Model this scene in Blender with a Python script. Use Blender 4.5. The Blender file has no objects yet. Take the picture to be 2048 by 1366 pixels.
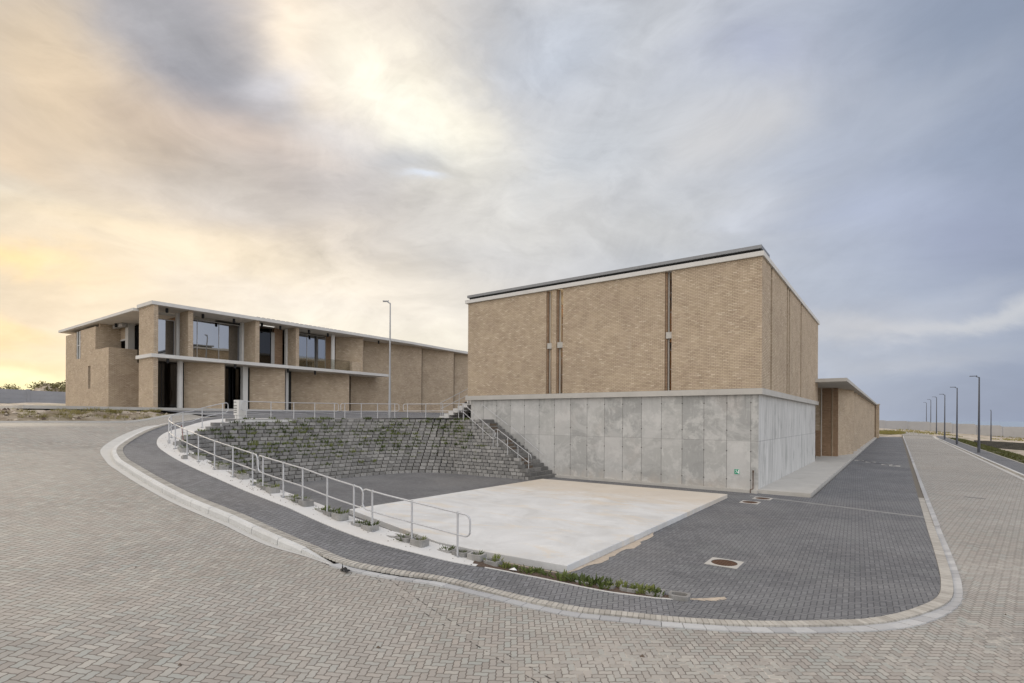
import bpy, bmesh, math, random
from mathutils import Vector, Matrix, Euler
R_ = math.radians
scene = bpy.context.scene
C = scene.collection
random.seed(7)

# ------------------------------------------------------------------ camera, sky, sun, exposure
ZC = 3.3                       # eye height above the platform level
YAW = R_(36.04)
cam_d = bpy.data.cameras.new("camera")
cam = bpy.data.objects.new("camera", cam_d); C.objects.link(cam)
cam_d.sensor_fit = 'HORIZONTAL'; cam_d.sensor_width = 36.0
cam_d.lens = 36.0*1057/2048
cam_d.shift_y = (836.8-683)/2048
cam_d.clip_start = 0.1; cam_d.clip_end = 6000
cam.matrix_world = Matrix.Translation((0, 0, ZC)) @ Matrix.Rotation(YAW, 4, 'Z') @ Matrix.Rotation(R_(90), 4, 'X') @ Matrix.Rotation(0.0054, 4, 'Z')
scene.camera = cam
scene.view_settings.view_transform = 'Standard'
scene.view_settings.look = 'None'
scene.view_settings.gamma = 1.0
scene.view_settings.exposure = -0.10
scene.view_settings.use_curve_mapping = False
try:
    scene.cycles.max_bounces = 6; scene.cycles.diffuse_bounces = 3
    scene.cycles.use_denoising = True
except Exception: pass

SUN_AZ = 80.0      # the sun stands low over the far left, behind the long building
SUN_EL = 14.0


class X:
    """tiny expression builder for shader math"""
    nt = None
    def __init__(s, v): s.v = v
    @staticmethod
    def n(op, *a, clamp=False):
        m = X.nt.nodes.new('ShaderNodeMath'); m.operation = op; m.use_clamp = clamp
        for i, q in enumerate(a):
            if isinstance(q, X): q = q.v
            if isinstance(q, (int, float)): m.inputs[i].default_value = q
            else: X.nt.links.new(q, m.inputs[i])
        return X(m.outputs[0])
    def __add__(s, o): return X.n('ADD', s, o)
    def __radd__(s, o): return X.n('ADD', o, s)
    def __sub__(s, o): return X.n('SUBTRACT', s, o)
    def __rsub__(s, o): return X.n('SUBTRACT', o, s)
    def __mul__(s, o): return X.n('MULTIPLY', s, o)
    def __rmul__(s, o): return X.n('MULTIPLY', o, s)
    def __truediv__(s, o): return X.n('DIVIDE', s, o)
    def lt(s, o): return X.n('LESS_THAN', s, o)
    def gt(s, o): return X.n('GREATER_THAN', s, o)
    def floor(s): return X.n('FLOOR', s)
    def fract(s): return X.n('FRACT', s)
    def abs(s): return X.n('ABSOLUTE', s)
    def sin(s): return X.n('SINE', s)
    def exp(s): return X.n('EXPONENT', s)
    def mod(s, k): return X.n('FLOORED_MODULO', s, k)
    def min(s, o): return X.n('MINIMUM', s, o)
    def max(s, o): return X.n('MAXIMUM', s, o)
    def clamp(s): return X.n('ADD', s, 0.0, clamp=True)


def step(v, a, b):
    m = X.nt.nodes.new('ShaderNodeMapRange'); m.interpolation_type = 'SMOOTHSTEP'
    X.nt.links.new(v.v, m.inputs[0]); m.inputs[1].default_value = a; m.inputs[2].default_value = b
    return X(m.outputs[0])


def mixc(f, a, b, mode='MIX'):
    m = X.nt.nodes.new('ShaderNodeMix'); m.data_type = 'RGBA'; m.blend_type = mode
    m.clamp_factor = True
    for i, q in ((0, f), (6, a), (7, b)):
        if isinstance(q, X): q = q.v
        if isinstance(q, (int, float)): m.inputs[i].default_value = q
        elif isinstance(q, tuple): m.inputs[i].default_value = (*q, 1) if len(q) == 3 else q
        else: X.nt.links.new(q, m.inputs[i])
    return X(m.outputs[2])


def comb(x, y, z=0.0):
    m = X.nt.nodes.new('ShaderNodeCombineXYZ')
    for i, q in enumerate((x, y, z)):
        if isinstance(q, X): q = q.v
        if isinstance(q, (int, float)): m.inputs[i].default_value = q
        else: X.nt.links.new(q, m.inputs[i])
    return X(m.outputs[0])


def sep(v):
    m = X.nt.nodes.new('ShaderNodeSeparateXYZ'); X.nt.links.new(v.v, m.inputs[0])
    return X(m.outputs[0]), X(m.outputs[1]), X(m.outputs[2])


def noise(vec, scale, detail=4, rough=0.5, dist=0.0, col=False):
    m = X.nt.nodes.new('ShaderNodeTexNoise')
    X.nt.links.new(vec.v, m.inputs['Vector'])
    m.inputs['Scale'].default_value = scale; m.inputs['Detail'].default_value = detail
    m.inputs['Roughness'].default_value = rough; m.inputs['Distortion'].default_value = dist
    return X(m.outputs[1 if col else 0])


def white(vec):
    m = X.nt.nodes.new('ShaderNodeTexWhiteNoise'); m.noise_dimensions = '3D'
    X.nt.links.new(vec.v, m.inputs['Vector']); return X(m.outputs[0]), X(m.outputs[1])


def dot(vec, t):
    m = X.nt.nodes.new('ShaderNodeVectorMath'); m.operation = 'DOT_PRODUCT'
    X.nt.links.new(vec.v, m.inputs[0])
    if isinstance(t, X): X.nt.links.new(t.v, m.inputs[1])
    else: m.inputs[1].default_value = t
    return X(m.outputs['Value'])


def ramp(f, stops):
    m = X.nt.nodes.new('ShaderNodeValToRGB'); X.nt.links.new(f.v, m.inputs[0])
    cr = m.color_ramp
    while len(cr.elements) < len(stops): cr.elements.new(0.5)
    for e, (p, c) in zip(cr.elements, stops): e.position = p; e.color = (*c, 1)
    return X(m.outputs[0])


# cloud patches: azimuth, elevation, inverse radii, tilt, colour, strength
CLOUDS = [(-0.512, 0.509, 3.66, 12.57, -0.35, (0.40, 0.425, 0.48), 0.95),
          (-0.601, 0.556, 6.75, 30.9, -0.26, (0.45, 0.455, 0.465), 0.8),
          (-0.755, 0.492, 15.75, 23.19, 0.0, (0.617, 0.552, 0.456), 0.6),
          (-0.702, 0.434, 10.51, 16.25, -0.52, (0.79, 0.665, 0.475), 0.8),
          (-0.75, 0.344, 14.3, 23.61, -0.17, (0.76, 0.64, 0.48), 0.7),
          (-0.724, 0.281, 7.79, 34.96, -0.05, (0.50, 0.51, 0.50), 0.95),
          (-0.77, 0.292, 25.45, 99.65, 0.0, (0.672, 0.701, 0.687), 0.6),
          (-0.626, 0.271, 4.66, 33.93, -0.05, (0.871, 0.745, 0.527), 0.8),
          (-0.739, 0.211, 9.9, 50.05, -0.07, (1.0, 0.74, 0.34), 0.95),
          (-0.734, 0.18, 12.83, 58.14, -0.03, (0.60, 0.53, 0.43), 0.8),
          (-0.76, 0.131, 15.89, 71.65, -0.05, (0.956, 0.672, 0.296), 0.8),
          (-0.632, 0.171, 8.82, 29.33, 0.0, (0.956, 0.807, 0.552), 0.6),
          (-0.75, 0.063, 7.46, 31.52, -0.03, (1.0, 0.973, 0.61), 1.0),
          (-0.739, 0.095, 14.03, 89.67, 0.0, (0.855, 0.658, 0.376), 0.6),
          (-0.262, 0.599, 8.21, 19.93, -0.35, (0.761, 0.708, 0.651), 0.7),
          (-0.386, 0.592, 31.49, 15.16, 0.38, (1.0, 0.896, 0.745), 0.95),
          (-0.336, 0.514, 34.37, 21.39, 0.35, (1.0, 0.888, 0.73), 0.7),
          (-0.258, 0.561, 6.55, 22.1, -0.35, (0.888, 0.776, 0.631), 0.75),
          (-0.177, 0.513, 6.32, 14.47, -0.42, (1.0, 0.956, 0.823), 1.0),
          (-0.191, 0.51, 10.59, 24.57, -0.42, (1.0, 0.982, 0.871), 0.8),
          (-0.402, 0.513, 21.7, 43.85, 0.35, (0.761, 0.768, 0.791), 0.7),
          (-0.34, 0.457, 17.24, 33.64, 0.44, (0.823, 0.807, 0.784), 0.8),
          (-0.236, 0.445, 8.84, 34.14, 0.0, (0.558, 0.578, 0.604), 0.9),
          (-0.174, 0.419, 24.94, 159.75, -0.03, (0.776, 0.847, 0.956), 0.9),
          (-0.475, 0.435, 6.84, 27.31, 0.0, (0.745, 0.638, 0.533), 0.7),
          (-0.526, 0.368, 10.24, 26.55, 0.0, (0.604, 0.578, 0.533), 0.75),
          (-0.607, 0.425, 12.39, 22.46, -0.17, (0.665, 0.571, 0.468), 0.6),
          (-0.483, 0.336, 10.65, 48.51, 0.0, (0.761, 0.73, 0.672), 0.5),
          (-0.381, 0.234, 4.1, 17.45, 0.0, (0.947, 0.88, 0.761), 0.8),
          (-0.533, 0.241, 6.2, 28.3, 0.0, (0.956, 0.839, 0.617), 0.6),
          (-0.209, 0.162, 4.0, 16.08, 0.0, (0.871, 0.823, 0.753), 0.7),
          (-0.023, 0.376, 6.13, 15.17, 0.0, (0.745, 0.723, 0.68), 0.6),
          (-0.381, 0.12, 3.56, 16.74, 0.0, (0.973, 0.922, 0.776), 0.7),
          (0.255, 0.618, 10.91, 23.84, 0.0, (0.631, 0.644, 0.658), 0.6),
          (0.091, 0.613, 8.42, 15.33, 0.0, (0.539, 0.584, 0.658), 0.7),
          (0.439, 0.557, 10.2, 23.48, -0.35, (0.497, 0.533, 0.644), 0.75),
          (0.358, 0.444, 6.99, 24.07, 0.17, (0.672, 0.665, 0.658), 0.7),
          (0.147, 0.443, 8.54, 18.97, 0.0, (0.597, 0.631, 0.672), 0.6),
          (0.255, 0.324, 5.45, 26.43, 0.0, (0.665, 0.665, 0.651), 0.6),
          (0.431, 0.336, 18.56, 51.61, 0.0, (0.701, 0.73, 0.791), 0.6),
          (0.725, 0.503, 9.11, 14.54, -0.35, (0.323, 0.376, 0.474), 0.9),
          (0.766, 0.351, 16.08, 12.05, 0.0, (0.381, 0.434, 0.539), 0.8),
          (0.663, 0.449, 12.34, 23.96, 0.17, (0.515, 0.552, 0.624), 0.5),
          (0.608, 0.327, 11.37, 20.81, 0.0, (0.515, 0.565, 0.694), 0.6),
          (0.725, 0.274, 14.91, 22.08, 0.0, (0.407, 0.445, 0.565), 0.6),
          (0.714, 0.155, 10.73, 77.88, 0.05, (0.644, 0.658, 0.68), 0.8),
          (0.645, 0.195, 10.29, 74.73, 0.0, (0.497, 0.533, 0.61), 0.7),
          (0.582, 0.154, 11.98, 43.35, 0.0, (0.68, 0.68, 0.694), 0.7),
          (0.735, 0.115, 12.85, 69.77, 0.0, (0.456, 0.497, 0.578), 0.7),
          (0.621, 0.09, 9.26, 56.96, 0.0, (0.558, 0.578, 0.624), 0.6),
          (0.725, 0.033, 7.45, 34.14, 0.0, (0.366, 0.407, 0.503), 0.9),
          (0.608, 0.029, 11.37, 43.11, 0.0, (0.434, 0.474, 0.558), 0.7)]


def build_world():
    w = bpy.data.worlds.new("World"); scene.world = w; w.use_nodes = True
    nt = w.node_tree; nt.nodes.clear(); X.nt = nt
    out = nt.nodes.new('ShaderNodeOutputWorld'); bg = nt.nodes.new('ShaderNodeBackground')
    bg.inputs[1].default_value = 0.1
    sky = nt.nodes.new('ShaderNodeTexSky'); sky.sky_type = 'NISHITA'; sky.sun_disc = False
    sky.sun_elevation = R_(SUN_EL); sky.sun_rotation = R_(-SUN_AZ)
    tc = nt.nodes.new('ShaderNodeTexCoord'); d = X(tc.outputs['Generated'])
    cs, sn = math.cos(YAW), math.sin(YAW)
    x, y, z = sep(d)
    t = dot(d, (cs, sn, 0))          # left .. right of the scene
    fwd = dot(d, (-sn, cs, 0))
    zc = z.max(0.0)
    az = X.n('ARCTAN2', t, fwd); el = X.n('ARCSINE', z)
    # drifting cloud edges
    q = comb(x, y, z*1.9)
    w1 = noise(q, 2.6, 7, 0.55, 0.6); w2 = noise(comb(z*2.0, x, y), 2.9, 7, 0.55, 0.6)
    fine = noise(comb(az*1.2+el*0.8, el*2.6-az*0.7, fwd*0.2), 3.4, 8, 0.6, 0.9)
    azw = az+(w1-0.5)*0.27; elw = el+(w2-0.5)*0.15
    col = ramp((azw+0.85)/1.7, [(0.047, (0.66, 0.585, 0.485)), (0.11, (0.67, 0.60, 0.50)), (0.229, (0.701, 0.638, 0.565)), (0.377, (0.761, 0.708, 0.638)), (0.487, (0.631, 0.631, 0.638)), (0.65, (0.61, 0.631, 0.665)), (0.793, (0.533, 0.571, 0.644)), (0.89, (0.445, 0.491, 0.584)), (0.953, (0.371, 0.418, 0.521))])
    for (a0, e0, ka, ke, rot, c, k) in CLOUDS:
        da = azw-a0; de = elw-e0; cr, sr = math.cos(rot), math.sin(rot)
        p1 = (da*cr+de*sr)*ka; p2 = (de*cr-da*sr)*ke
        g = ((p1*p1+p2*p2)*-0.7).exp()
        col = mixc(g*k, col, c)
    bil = ((noise(comb(az*1.4+w2*0.5, el*3.0+w1*0.4, fwd*0.2), 2.6, 9, 0.62, 0.5)-0.5).abs()*-1.0)+0.12
    lefty = 1.0-step(az, 0.1, 0.7)*0.6
    shade = 1.0+(fine-0.5)*0.42*lefty+(w2-0.5)*0.10+bil*0.7*lefty
    col = mixc(1.0, col, comb(shade, shade, shade*0.985+0.015), 'MULTIPLY')
    gm = X.nt.nodes.new('ShaderNodeGamma'); gm.inputs[1].default_value = 1.22; X.nt.links.new(col.v, gm.inputs[0]); col = mixc(1.0, X(gm.outputs[0]), (1.06, 1.055, 1.06), 'MULTIPLY')
    lw = 1.0-step(az, -0.55, -0.1)
    col = mixc(1.0, col, comb(1.0-lw*0.015, 1.0-lw*0.035, 1.0-lw*0.02), 'MULTIPLY')
    # unseen sky behind the camera evened out and brightened as added fill light
    col = mixc((1.0-step(fwd, -0.45, 0.2))*0.85, col, (.60, .60, .605))
    back = 1.0+(1.0-step(fwd, -0.5, 0.25))*1.6 + step(z, 0.64, 1.0)*1.0
    col = mixc(1.0, col, comb(back, back, back+(back-1.0)*0.02), 'MULTIPLY')
    col10 = mixc(1.0, col, (10.5, 10.5, 10.5), 'MULTIPLY')
    fin = mixc(0.96, X(sky.outputs[0]), col10)
    nt.links.new(fin.v, bg.inputs[0]); nt.links.new(bg.outputs[0], out.inputs[0])


build_world()
sd = bpy.data.lights.new("sun", 'SUN'); sd.energy = 1.5; sd.angle = R_(16); sd.color = (1.0, .86, .66)
so = bpy.data.objects.new("sun", sd); C.objects.link(so)
_s = Vector((-math.sin(R_(SUN_AZ))*math.cos(R_(SUN_EL)), math.cos(R_(SUN_AZ))*math.cos(R_(SUN_EL)), math.sin(R_(SUN_EL))))
so.rotation_euler = _s.to_track_quat('Z', 'Y').to_euler(); so.location = (-60, 10, 40)

# ------------------------------------------------------------------ materials
def mat(name):
    m = bpy.data.materials.new(name); m.use_nodes = True
    nt = m.node_tree; nt.nodes.clear(); X.nt = nt
    out = nt.nodes.new('ShaderNodeOutputMaterial'); p = nt.nodes.new('ShaderNodeBsdfPrincipled')
    nt.links.new(p.outputs[0], out.inputs[0])
    p.inputs['Roughness'].default_value = 0.85
    p.inputs['Specular IOR Level'].default_value = 0.25
    return m, p


def setc(p, c):
    if isinstance(c, X): X.nt.links.new(c.v, p.inputs['Base Color'])
    else: p.inputs['Base Color'].default_value = (*c, 1)


def bump(p, h, strength=0.5, dist=0.01):
    b = X.nt.nodes.new('ShaderNodeBump'); b.inputs['Strength'].default_value = strength
    b.inputs['Distance'].default_value = dist
    X.nt.links.new(h.v, b.inputs['Height']); X.nt.links.new(b.outputs[0], p.inputs['Normal'])


def geo():
    g = X.nt.nodes.new('ShaderNodeNewGeometry')
    return X(g.outputs['Position']), X(g.outputs['True Normal'])


def plain(name, c, rough=0.8, metal=0.0, var=0.15, scale=6.0, bmp=0.0):
    m, p = mat(name)
    pos, _ = geo()
    n = noise(pos, scale, 5, 0.6)
    k = 1.0+(n-0.5)*var*2
    setc(p, mixc(1.0, c, comb(k, k, k), 'MULTIPLY'))
    p.inputs['Roughness'].default_value = rough; p.inputs['Metallic'].default_value = metal
    if bmp: bump(p, noise(pos, scale*6, 4, 0.6), bmp, 0.01)
    return m


def brick_mat(name, tint=(1, 1, 1)):
    m, p = mat(name)
    pos, nor = geo()
    px, py, pz = sep(pos); nx, ny, nz = sep(nor)
    along = px*(ny*-1.0)+py*nx
    hor = nz.abs().gt(0.7)
    u = along + hor*px
    v = pz + hor*py
    row = (v/0.075).floor()
    jit = (white(comb(row, 3.0, 1.0))[0]-0.5)*0.05
    uu = u/0.222 + row.mod(2)*0.5 + jit
    fu = uu.fract(); fv = (v/0.075).fract()
    idx = uu.floor()
    w, wc = white(comb(idx, row, (nx*3).floor()))
    eu = fu.min(1.0-fu)*0.222; ev = fv.min(1.0-fv)*0.075
    patch = noise(pos, 0.55, 4, 0.55)
    patch2 = noise(comb(px*0.35, py*0.35, pz*1.5), 1.0, 4, 0.6)
    joint = (1.0-step(eu, 0.004, 0.010)).max(1.0-step(ev, 0.005, 0.013))
    base = ramp(w, [(0.0, (.385, .30, .212)), (0.25, (.455, .362, .254)), (0.5, (.495, .397, .282)), (0.72, (.475, .372, .272)), (0.93, (.53, .432, .315)), (1.0, (.62, .52, .39))])
    base = mixc(step(patch, 0.35, 0.68)*0.30, base, (.60, .49, .345))
    base = mixc(step(patch2, 0.40, 0.62)*0.22, base, (.45, .36, .265))
    mort = mixc(step(noise(pos, 1.3, 3, 0.5), 0.4, 0.6), (.17, .125, .09), (.30, .235, .17))
    c = mixc(joint, base, mort)
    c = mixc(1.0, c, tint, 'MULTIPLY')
    # lime bloom and run-off stains
    st = noise(comb(px*2.2, py*2.2, pz*0.35), 1.0, 5, 0.65)
    c = mixc(step(st, 0.60, 0.80)*0.15, c, (.66, .58, .48))
    big_ = noise(comb(px*0.12, py*0.12, pz*0.3), 1.0, 4, 0.6); kk = .88+big_*.24
    c = mixc(1.0, c, comb(kk, kk, kk), 'MULTIPLY')
    setc(p, c)
    h = (1.0-joint)*0.8 + w*0.35
    bump(p, h, 0.55, 0.008)
    p.inputs['Roughness'].default_value = 0.9
    return m


def paver_mat(name, ang, cols, joint_c, patch_c, unit=0.1, dust=0.0, line=False, wav=0.10, jw=0.07, pstr=0.4, soft=0.06):
    m, p = mat(name)
    pos, _ = geo(); x0, y0, _z = sep(pos)
    ca, sa = math.cos(ang), math.sin(ang)
    x = (x0*ca+y0*sa)/unit; y = (y0*ca-x0*sa)/unit
    xw = x + (y*(2*math.pi)).sin()*wav; yw = y + (x*(2*math.pi)).sin()*wav
    i = xw.floor(); j = yw.floor(); fx = xw-i; fy = yw-j
    k = (i-j).mod(4.0)
    h1 = X.n('COMPARE', k, 1.0, 0.1); h0 = X.n('COMPARE', k, 0.0, 0.1)
    v2 = X.n('COMPARE', k, 2.0, 0.1); v3 = X.n('COMPARE', k, 3.0, 0.1)
    hz = h0.max(h1)
    ax = fx+h1; ay = fy+v2
    lx = 1.0+hz; ly = 2.0-hz
    e = ax.min(lx-ax).min(ay.min(ly-ay))
    bi = i-h1; bj = j-v2
    w, wc = white(comb(bi, bj, hz))
    joint = 1.0-step(e, jw*0.35, jw+soft)
    patch = noise(pos, 0.35, 4, 0.55); p2 = noise(pos, 1.6, 4, 0.6); pf = noise(pos, 30.0, 3, 0.7)
    base = ramp(w, cols)
    base = mixc(step(patch, 0.38, 0.66)*pstr, base, patch_c)
    base = mixc(step(noise(pos, 0.28, 3, 0.5), 0.5, 0.66)*pstr*.5, base, tuple(c*f for c, f in zip(patch_c, (1.0, .955, .92))))
    base = mixc(step(noise(pos, 0.9, 3, 0.5), 0.56, 0.66)*pstr*.4, base, tuple(c*f for c, f in zip(patch_c, (.86, .92, .88))))
    lv = noise(comb(x0*0.5, y0*0.9, 3.0), 1.0, 5, 0.65)
    base = mixc(step(lv, .52, .72)*.28, base, tuple(c*.68 for c in patch_c))
    g = 0.86+p2*0.20+pf*0.10
    base = mixc(1.0, base, comb(g, g, g), 'MULTIPLY')
    jc = joint_c
    if dust:
        dm = step(noise(pos, 0.5, 3, 0.6), 0.46, 0.60)*step(noise(pos, 5.0, 3, 0.7), 0.45, 0.6)
        near = step(x0, -6.0, -2.0)*(1.0-step(y0, 12.0, 22.0))
        jc = mixc(dm*near*dust, joint_c, (.62, .57, .50))
        base = mixc(step(noise(pos, 1.1, 6, 0.75, 0.8), 0.56, 0.68)*near*0.35*dust, base, (.56, .52, .46))
        lo = step(noise(comb(x0*0.25, y0*1.1, 0.0), 1.0, 5, 0.6), 0.56, 0.75)
        base = mixc(lo*0.22, base, (.22, .20, .185))
    col = mixc(joint*0.92, base, jc)
    if line:
        # a course of plain edge pavers with sand and grit caught along it
        dd = ((y0-7.25)+(x0+9.5)*0.205 + (x0+9.5)*(x0+9.5)*0.004).abs()
        inl = 0.4*(1.0-step(dd, 0.085, 0.10))*step(x0, -9.7, -9.2)
        edge = (1.0-step((dd-0.10).abs(), 0.008, 0.02))*step(x0, -9.7, -9.2)
        col = mixc(inl*0.8, col, (.36, .33, .295))
        grit = step(noise(pos, 9.0, 3, 0.6), 0.50, 0.58)
        col = mixc(edge*grit, col, (.05, .045, .04))
    lg = noise(comb(x0*0.13, y0*0.2, 7.0), 1.0, 4, 0.6); lk = 0.84+lg*0.32
    col = mixc(1.0, col, comb(lk, lk, lk*0.985), 'MULTIPLY')
    speck = step(noise(pos, 3.7, 6, 0.8), 0.735, 0.75)
    col = mixc(speck*0.7, col, (.07, .06, .05))
    setc(p, col)
    bump(p, (1.0-joint)+pf*0.15, 0.5, 0.006)
    p.inputs['Roughness'].default_value = 0.82
    return m


def concrete_mat(name, c, blotch=0.25, bmp=0.25, stain=(.30, .27, .22), stain_a=0.25, scale=1.0):
    m, p = mat(name)
    pos, _ = geo()
    a = noise(pos, 0.9*scale, 6, 0.65, 0.4); b = noise(pos, 7*scale, 5, 0.7)
    g = 1.0+(a-0.5)*blotch*2+(b-0.5)*blotch*0.8
    col = mixc(1.0, c, comb(g, g, g), 'MULTIPLY')
    st = step(noise(pos, 0.45*scale, 5, 0.6, 0.6), 0.52, 0.72)
    col = mixc(st*stain_a, col, stain)
    setc(p, col); bump(p, noise(pos, 25, 5, 0.7), bmp, 0.006)
    return m


def plinth_front_mat():
    m, p = mat("formwork_concrete")
    pos, nor = geo(); x, y, z = sep(pos); nx, ny, nz = sep(nor)
    side = nx.abs().gt(0.6)
    # --- front: sheet formwork panels
    u = (x+23.1)/1.093
    pi = u.floor(); fu = u.fract(); up = z.gt(2.3)
    w, wc = white(comb(pi, up, 2.0))
    w2, _ = white(comb(pi, up, 9.0))
    n1 = noise(comb(x*0.9+w*50, z*0.55, w2*20), 1.2, 6, 0.62, 1.1)
    n2 = noise(comb(x*2.0, z*1.6, w*30), 1.7, 6, 0.75, 0.4)
    n3 = noise(pos, 12, 4, 0.7)
    base = ramp(w, [(0, (.335, .335, .32)), (.5, (.385, .38, .36)), (1, (.44, .435, .41))])
    e1 = noise(comb(x*0.8+w*50, z*0.75, w2*20), 1.3, 9, 0.72, 0.25)
    e2 = noise(comb(x*3.0, z*0.8, w*30), 1.5, 8, 0.78, 0.3)
    e3 = noise(comb(x*0.55, z*0.8, 1.0), 1.3, 9, 0.75, 0.5)
    base = mixc(step(e1, 0.50, 0.60)*0.65, base, (.56, .55, .52))
    base = mixc(step(e2, 0.55, 0.70)*0.50, base, (.60, .585, .55))
    base = mixc(step(e3, 0.52, 0.62)*0.45, base, (.29, .29, .275))
    base = mixc(step(noise(pos, 6.0, 8, 0.8), 0.56, 0.70)*0.35, base, (.27, .265, .25))
    base = mixc(step(noise(pos, 0.5, 3, 0.6), 0.55, 0.70)*0.22, base, (.49, .43, .385))
    base = mixc(step(noise(comb(x*9.0, 0.0, z*0.4), 1.0, 4, 0.6), 0.60, 0.72)*0.25, base, (.56, .55, .53))
    base = mixc((1.0-step(z, -0.1, 0.75))*step(n1, 0.35, 0.6)*0.35, base, (.47, .40, .33))
    drip = step(noise(comb(x*5.0, 0.0, z*0.25), 1.0, 5, 0.7), .48, .66)*step(z, 3.2, 4.5)
    base = mixc(drip*.5, base, (.22, .22, .205))
    base = mixc(step(w2, .80, .82)*.35, base, (.60, .59, .565))
    base = mixc(step(noise(comb(x*0.4, z*0.5, 9.0), 1.5, 9, 0.72, 0.6), .50, .60)*.45, base, (.55, .54, .515))
    jv = 1.0-step(fu.min(1.0-fu)*1.093, 0.006, 0.022)
    jh = 1.0-step((z-2.3+(x+14)*0.003).abs(), 0.006, 0.02)
    base = mixc(jv*0.7, base, (.15, .145, .135))
    base = mixc(jh*0.4, base, (.18, .175, .165))
    # tie holes beside each vertical joint
    def hole(zz):
        dx = (fu.min(1.0-fu))*1.093; dz = z-zz
        return 1.0-step(X.n('SQRT', dx*dx+dz*dz), 0.025, 0.04)
    hs = hole(4.11).max(hole(2.78)).max(hole(1.78)).max(hole(0.41))
    base = mixc(hs*0.85, base, (.06, .055, .05))
    # --- side: vertical board marks, paler
    bi = (y/0.2).floor(); bw, _ = white(comb(bi, z.gt(2.3), 5.0))
    s1 = noise(comb(y*7.0, 0.0, z*0.25), 1.0, 4, 0.6); s2 = noise(comb(y*1.3, 0.0, z*0.5), 1.0, 5, 0.7, 0.6)
    sd_ = mixc(bw, (.42, .415, .39), (.54, .53, .505))
    sd_ = mixc(step(s1, 0.42, 0.60)*0.65, sd_, (.68, .67, .64))
    sd_ = mixc(step(s2, 0.50, 0.66)*0.65, sd_, (.32, .32, .30))
    sd_ = mixc((1.0-step(X.n('MINIMUM', (y/0.2).fract(), 1.0-(y/0.2).fract()), 0.02, 0.06))*0.25, sd_, (.25, .25, .25))
    sd_ = mixc(jh*0.6, sd_, (.2, .2, .2))
    g = 0.94+n3*0.12
    col = mixc(side, base, sd_)
    col = mixc(1.0, col, comb(g, g, g), 'MULTIPLY')
    setc(p, col)
    bump(p, n2*0.3+n3*0.2+(1.0-jv.max(jh))*0.8, 0.35, 0.01)
    p.inputs['Roughness'].default_value = 0.75
    return m


def slab_mat():
    m, p = mat("slab_concrete")
    pos, _ = geo(); x, y, z = sep(pos)
    a = noise(pos, 0.55, 6, 0.62, 1.1); b = noise(comb(x*0.5, y*1.2, 0.0), 1.0, 6, 0.7, 0.8); c2 = noise(pos, 9, 5, 0.7)
    col = ramp(a, [(0.25, (.49, .485, .465)), (0.5, (.595, .595, .58)), (0.75, (.68, .68, .665))])
    sandy = step(b, 0.50, 0.68)
    col = mixc(sandy*0.5, col, (.64, .545, .41))
    col = mixc(step(y+b*9.0, 22.5, 26.5)*0.60, col, (.54, .455, .345))
    col = mixc(step(noise(pos, 1.7, 5, 0.7), 0.58, 0.72)*0.35, col, (.80, .79, .76))
    g = 0.95+c2*0.1
    col = mixc(1.0, col, comb(g, g, g), 'MULTIPLY')
    setc(p, col); bump(p, c2, 0.15, 0.004)
    p.inputs['Roughness'].default_value = 0.7
    return m


def sand_mat(name, a, b, grass, ga=0.4):
    m, p = mat(name)
    pos, _ = geo()
    n = noise(pos, 0.8, 6, 0.7, 0.5); n2 = noise(pos, 14, 5, 0.75); n3 = noise(pos, 0.22, 6, 0.65, 0.4)
    col = mixc(step(n, 0.35, 0.65), a, b)
    col = mixc(step(n3, 0.48, 0.62)*ga, col, grass)
    g = 0.75+n2*0.5
    col = mixc(1.0, col, comb(g, g, g), 'MULTIPLY')
    setc(p, col); bump(p, n2+n, 0.8, 0.05)
    return m


def leaf_mat(name, a, b, c):
    m, p = mat(name)
    oi = X.nt.nodes.new('ShaderNodeObjectInfo')
    pos, _ = geo()
    n = noise(pos, 25, 3, 0.6)
    col = ramp((X(oi.outputs['Random'])*0.6+n*0.5).clamp(), [(0.1, a), (0.5, b), (0.95, c)])
    setc(p, col); p.inputs['Roughness'].default_value = 0.6
    return m


def glass_mat(name, tint, mirror):
    m = bpy.data.materials.new(name); m.use_nodes = True
    nt = m.node_tree; nt.nodes.clear(); X.nt = nt
    out = nt.nodes.new('ShaderNodeOutputMaterial'); mx = nt.nodes.new('ShaderNodeMixShader')
    g = nt.nodes.new('ShaderNodeBsdfGlossy'); g.inputs['Roughness'].default_value = 0.015
    g.inputs['Color'].default_value = (.74, .77, .82, 1)
    t = nt.nodes.new('ShaderNodeBsdfTransparent'); t.inputs['Color'].default_value = (*tint, 1)
    pos, nor = geo()
    n = noise(pos, 0.35, 2, 0.4)
    b = nt.nodes.new('ShaderNodeBump'); b.inputs['Strength'].default_value = 0.06; b.inputs['Distance'].default_value = 0.2
    nt.links.new(n.v, b.inputs['Height']); nt.links.new(b.outputs[0], g.inputs['Normal'])
    mx.inputs[0].default_value = mirror
    nt.links.new(t.outputs[0], mx.inputs[1]); nt.links.new(g.outputs[0], mx.inputs[2]); nt.links.new(mx.outputs[0], out.inputs[0])
    return m


def emit_mat(name, c, s):
    m, p = mat(name); setc(p, c)
    p.inputs['Emission Color'].default_value = (*c, 1); p.inputs['Emission Strength'].default_value = s
    return m


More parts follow.
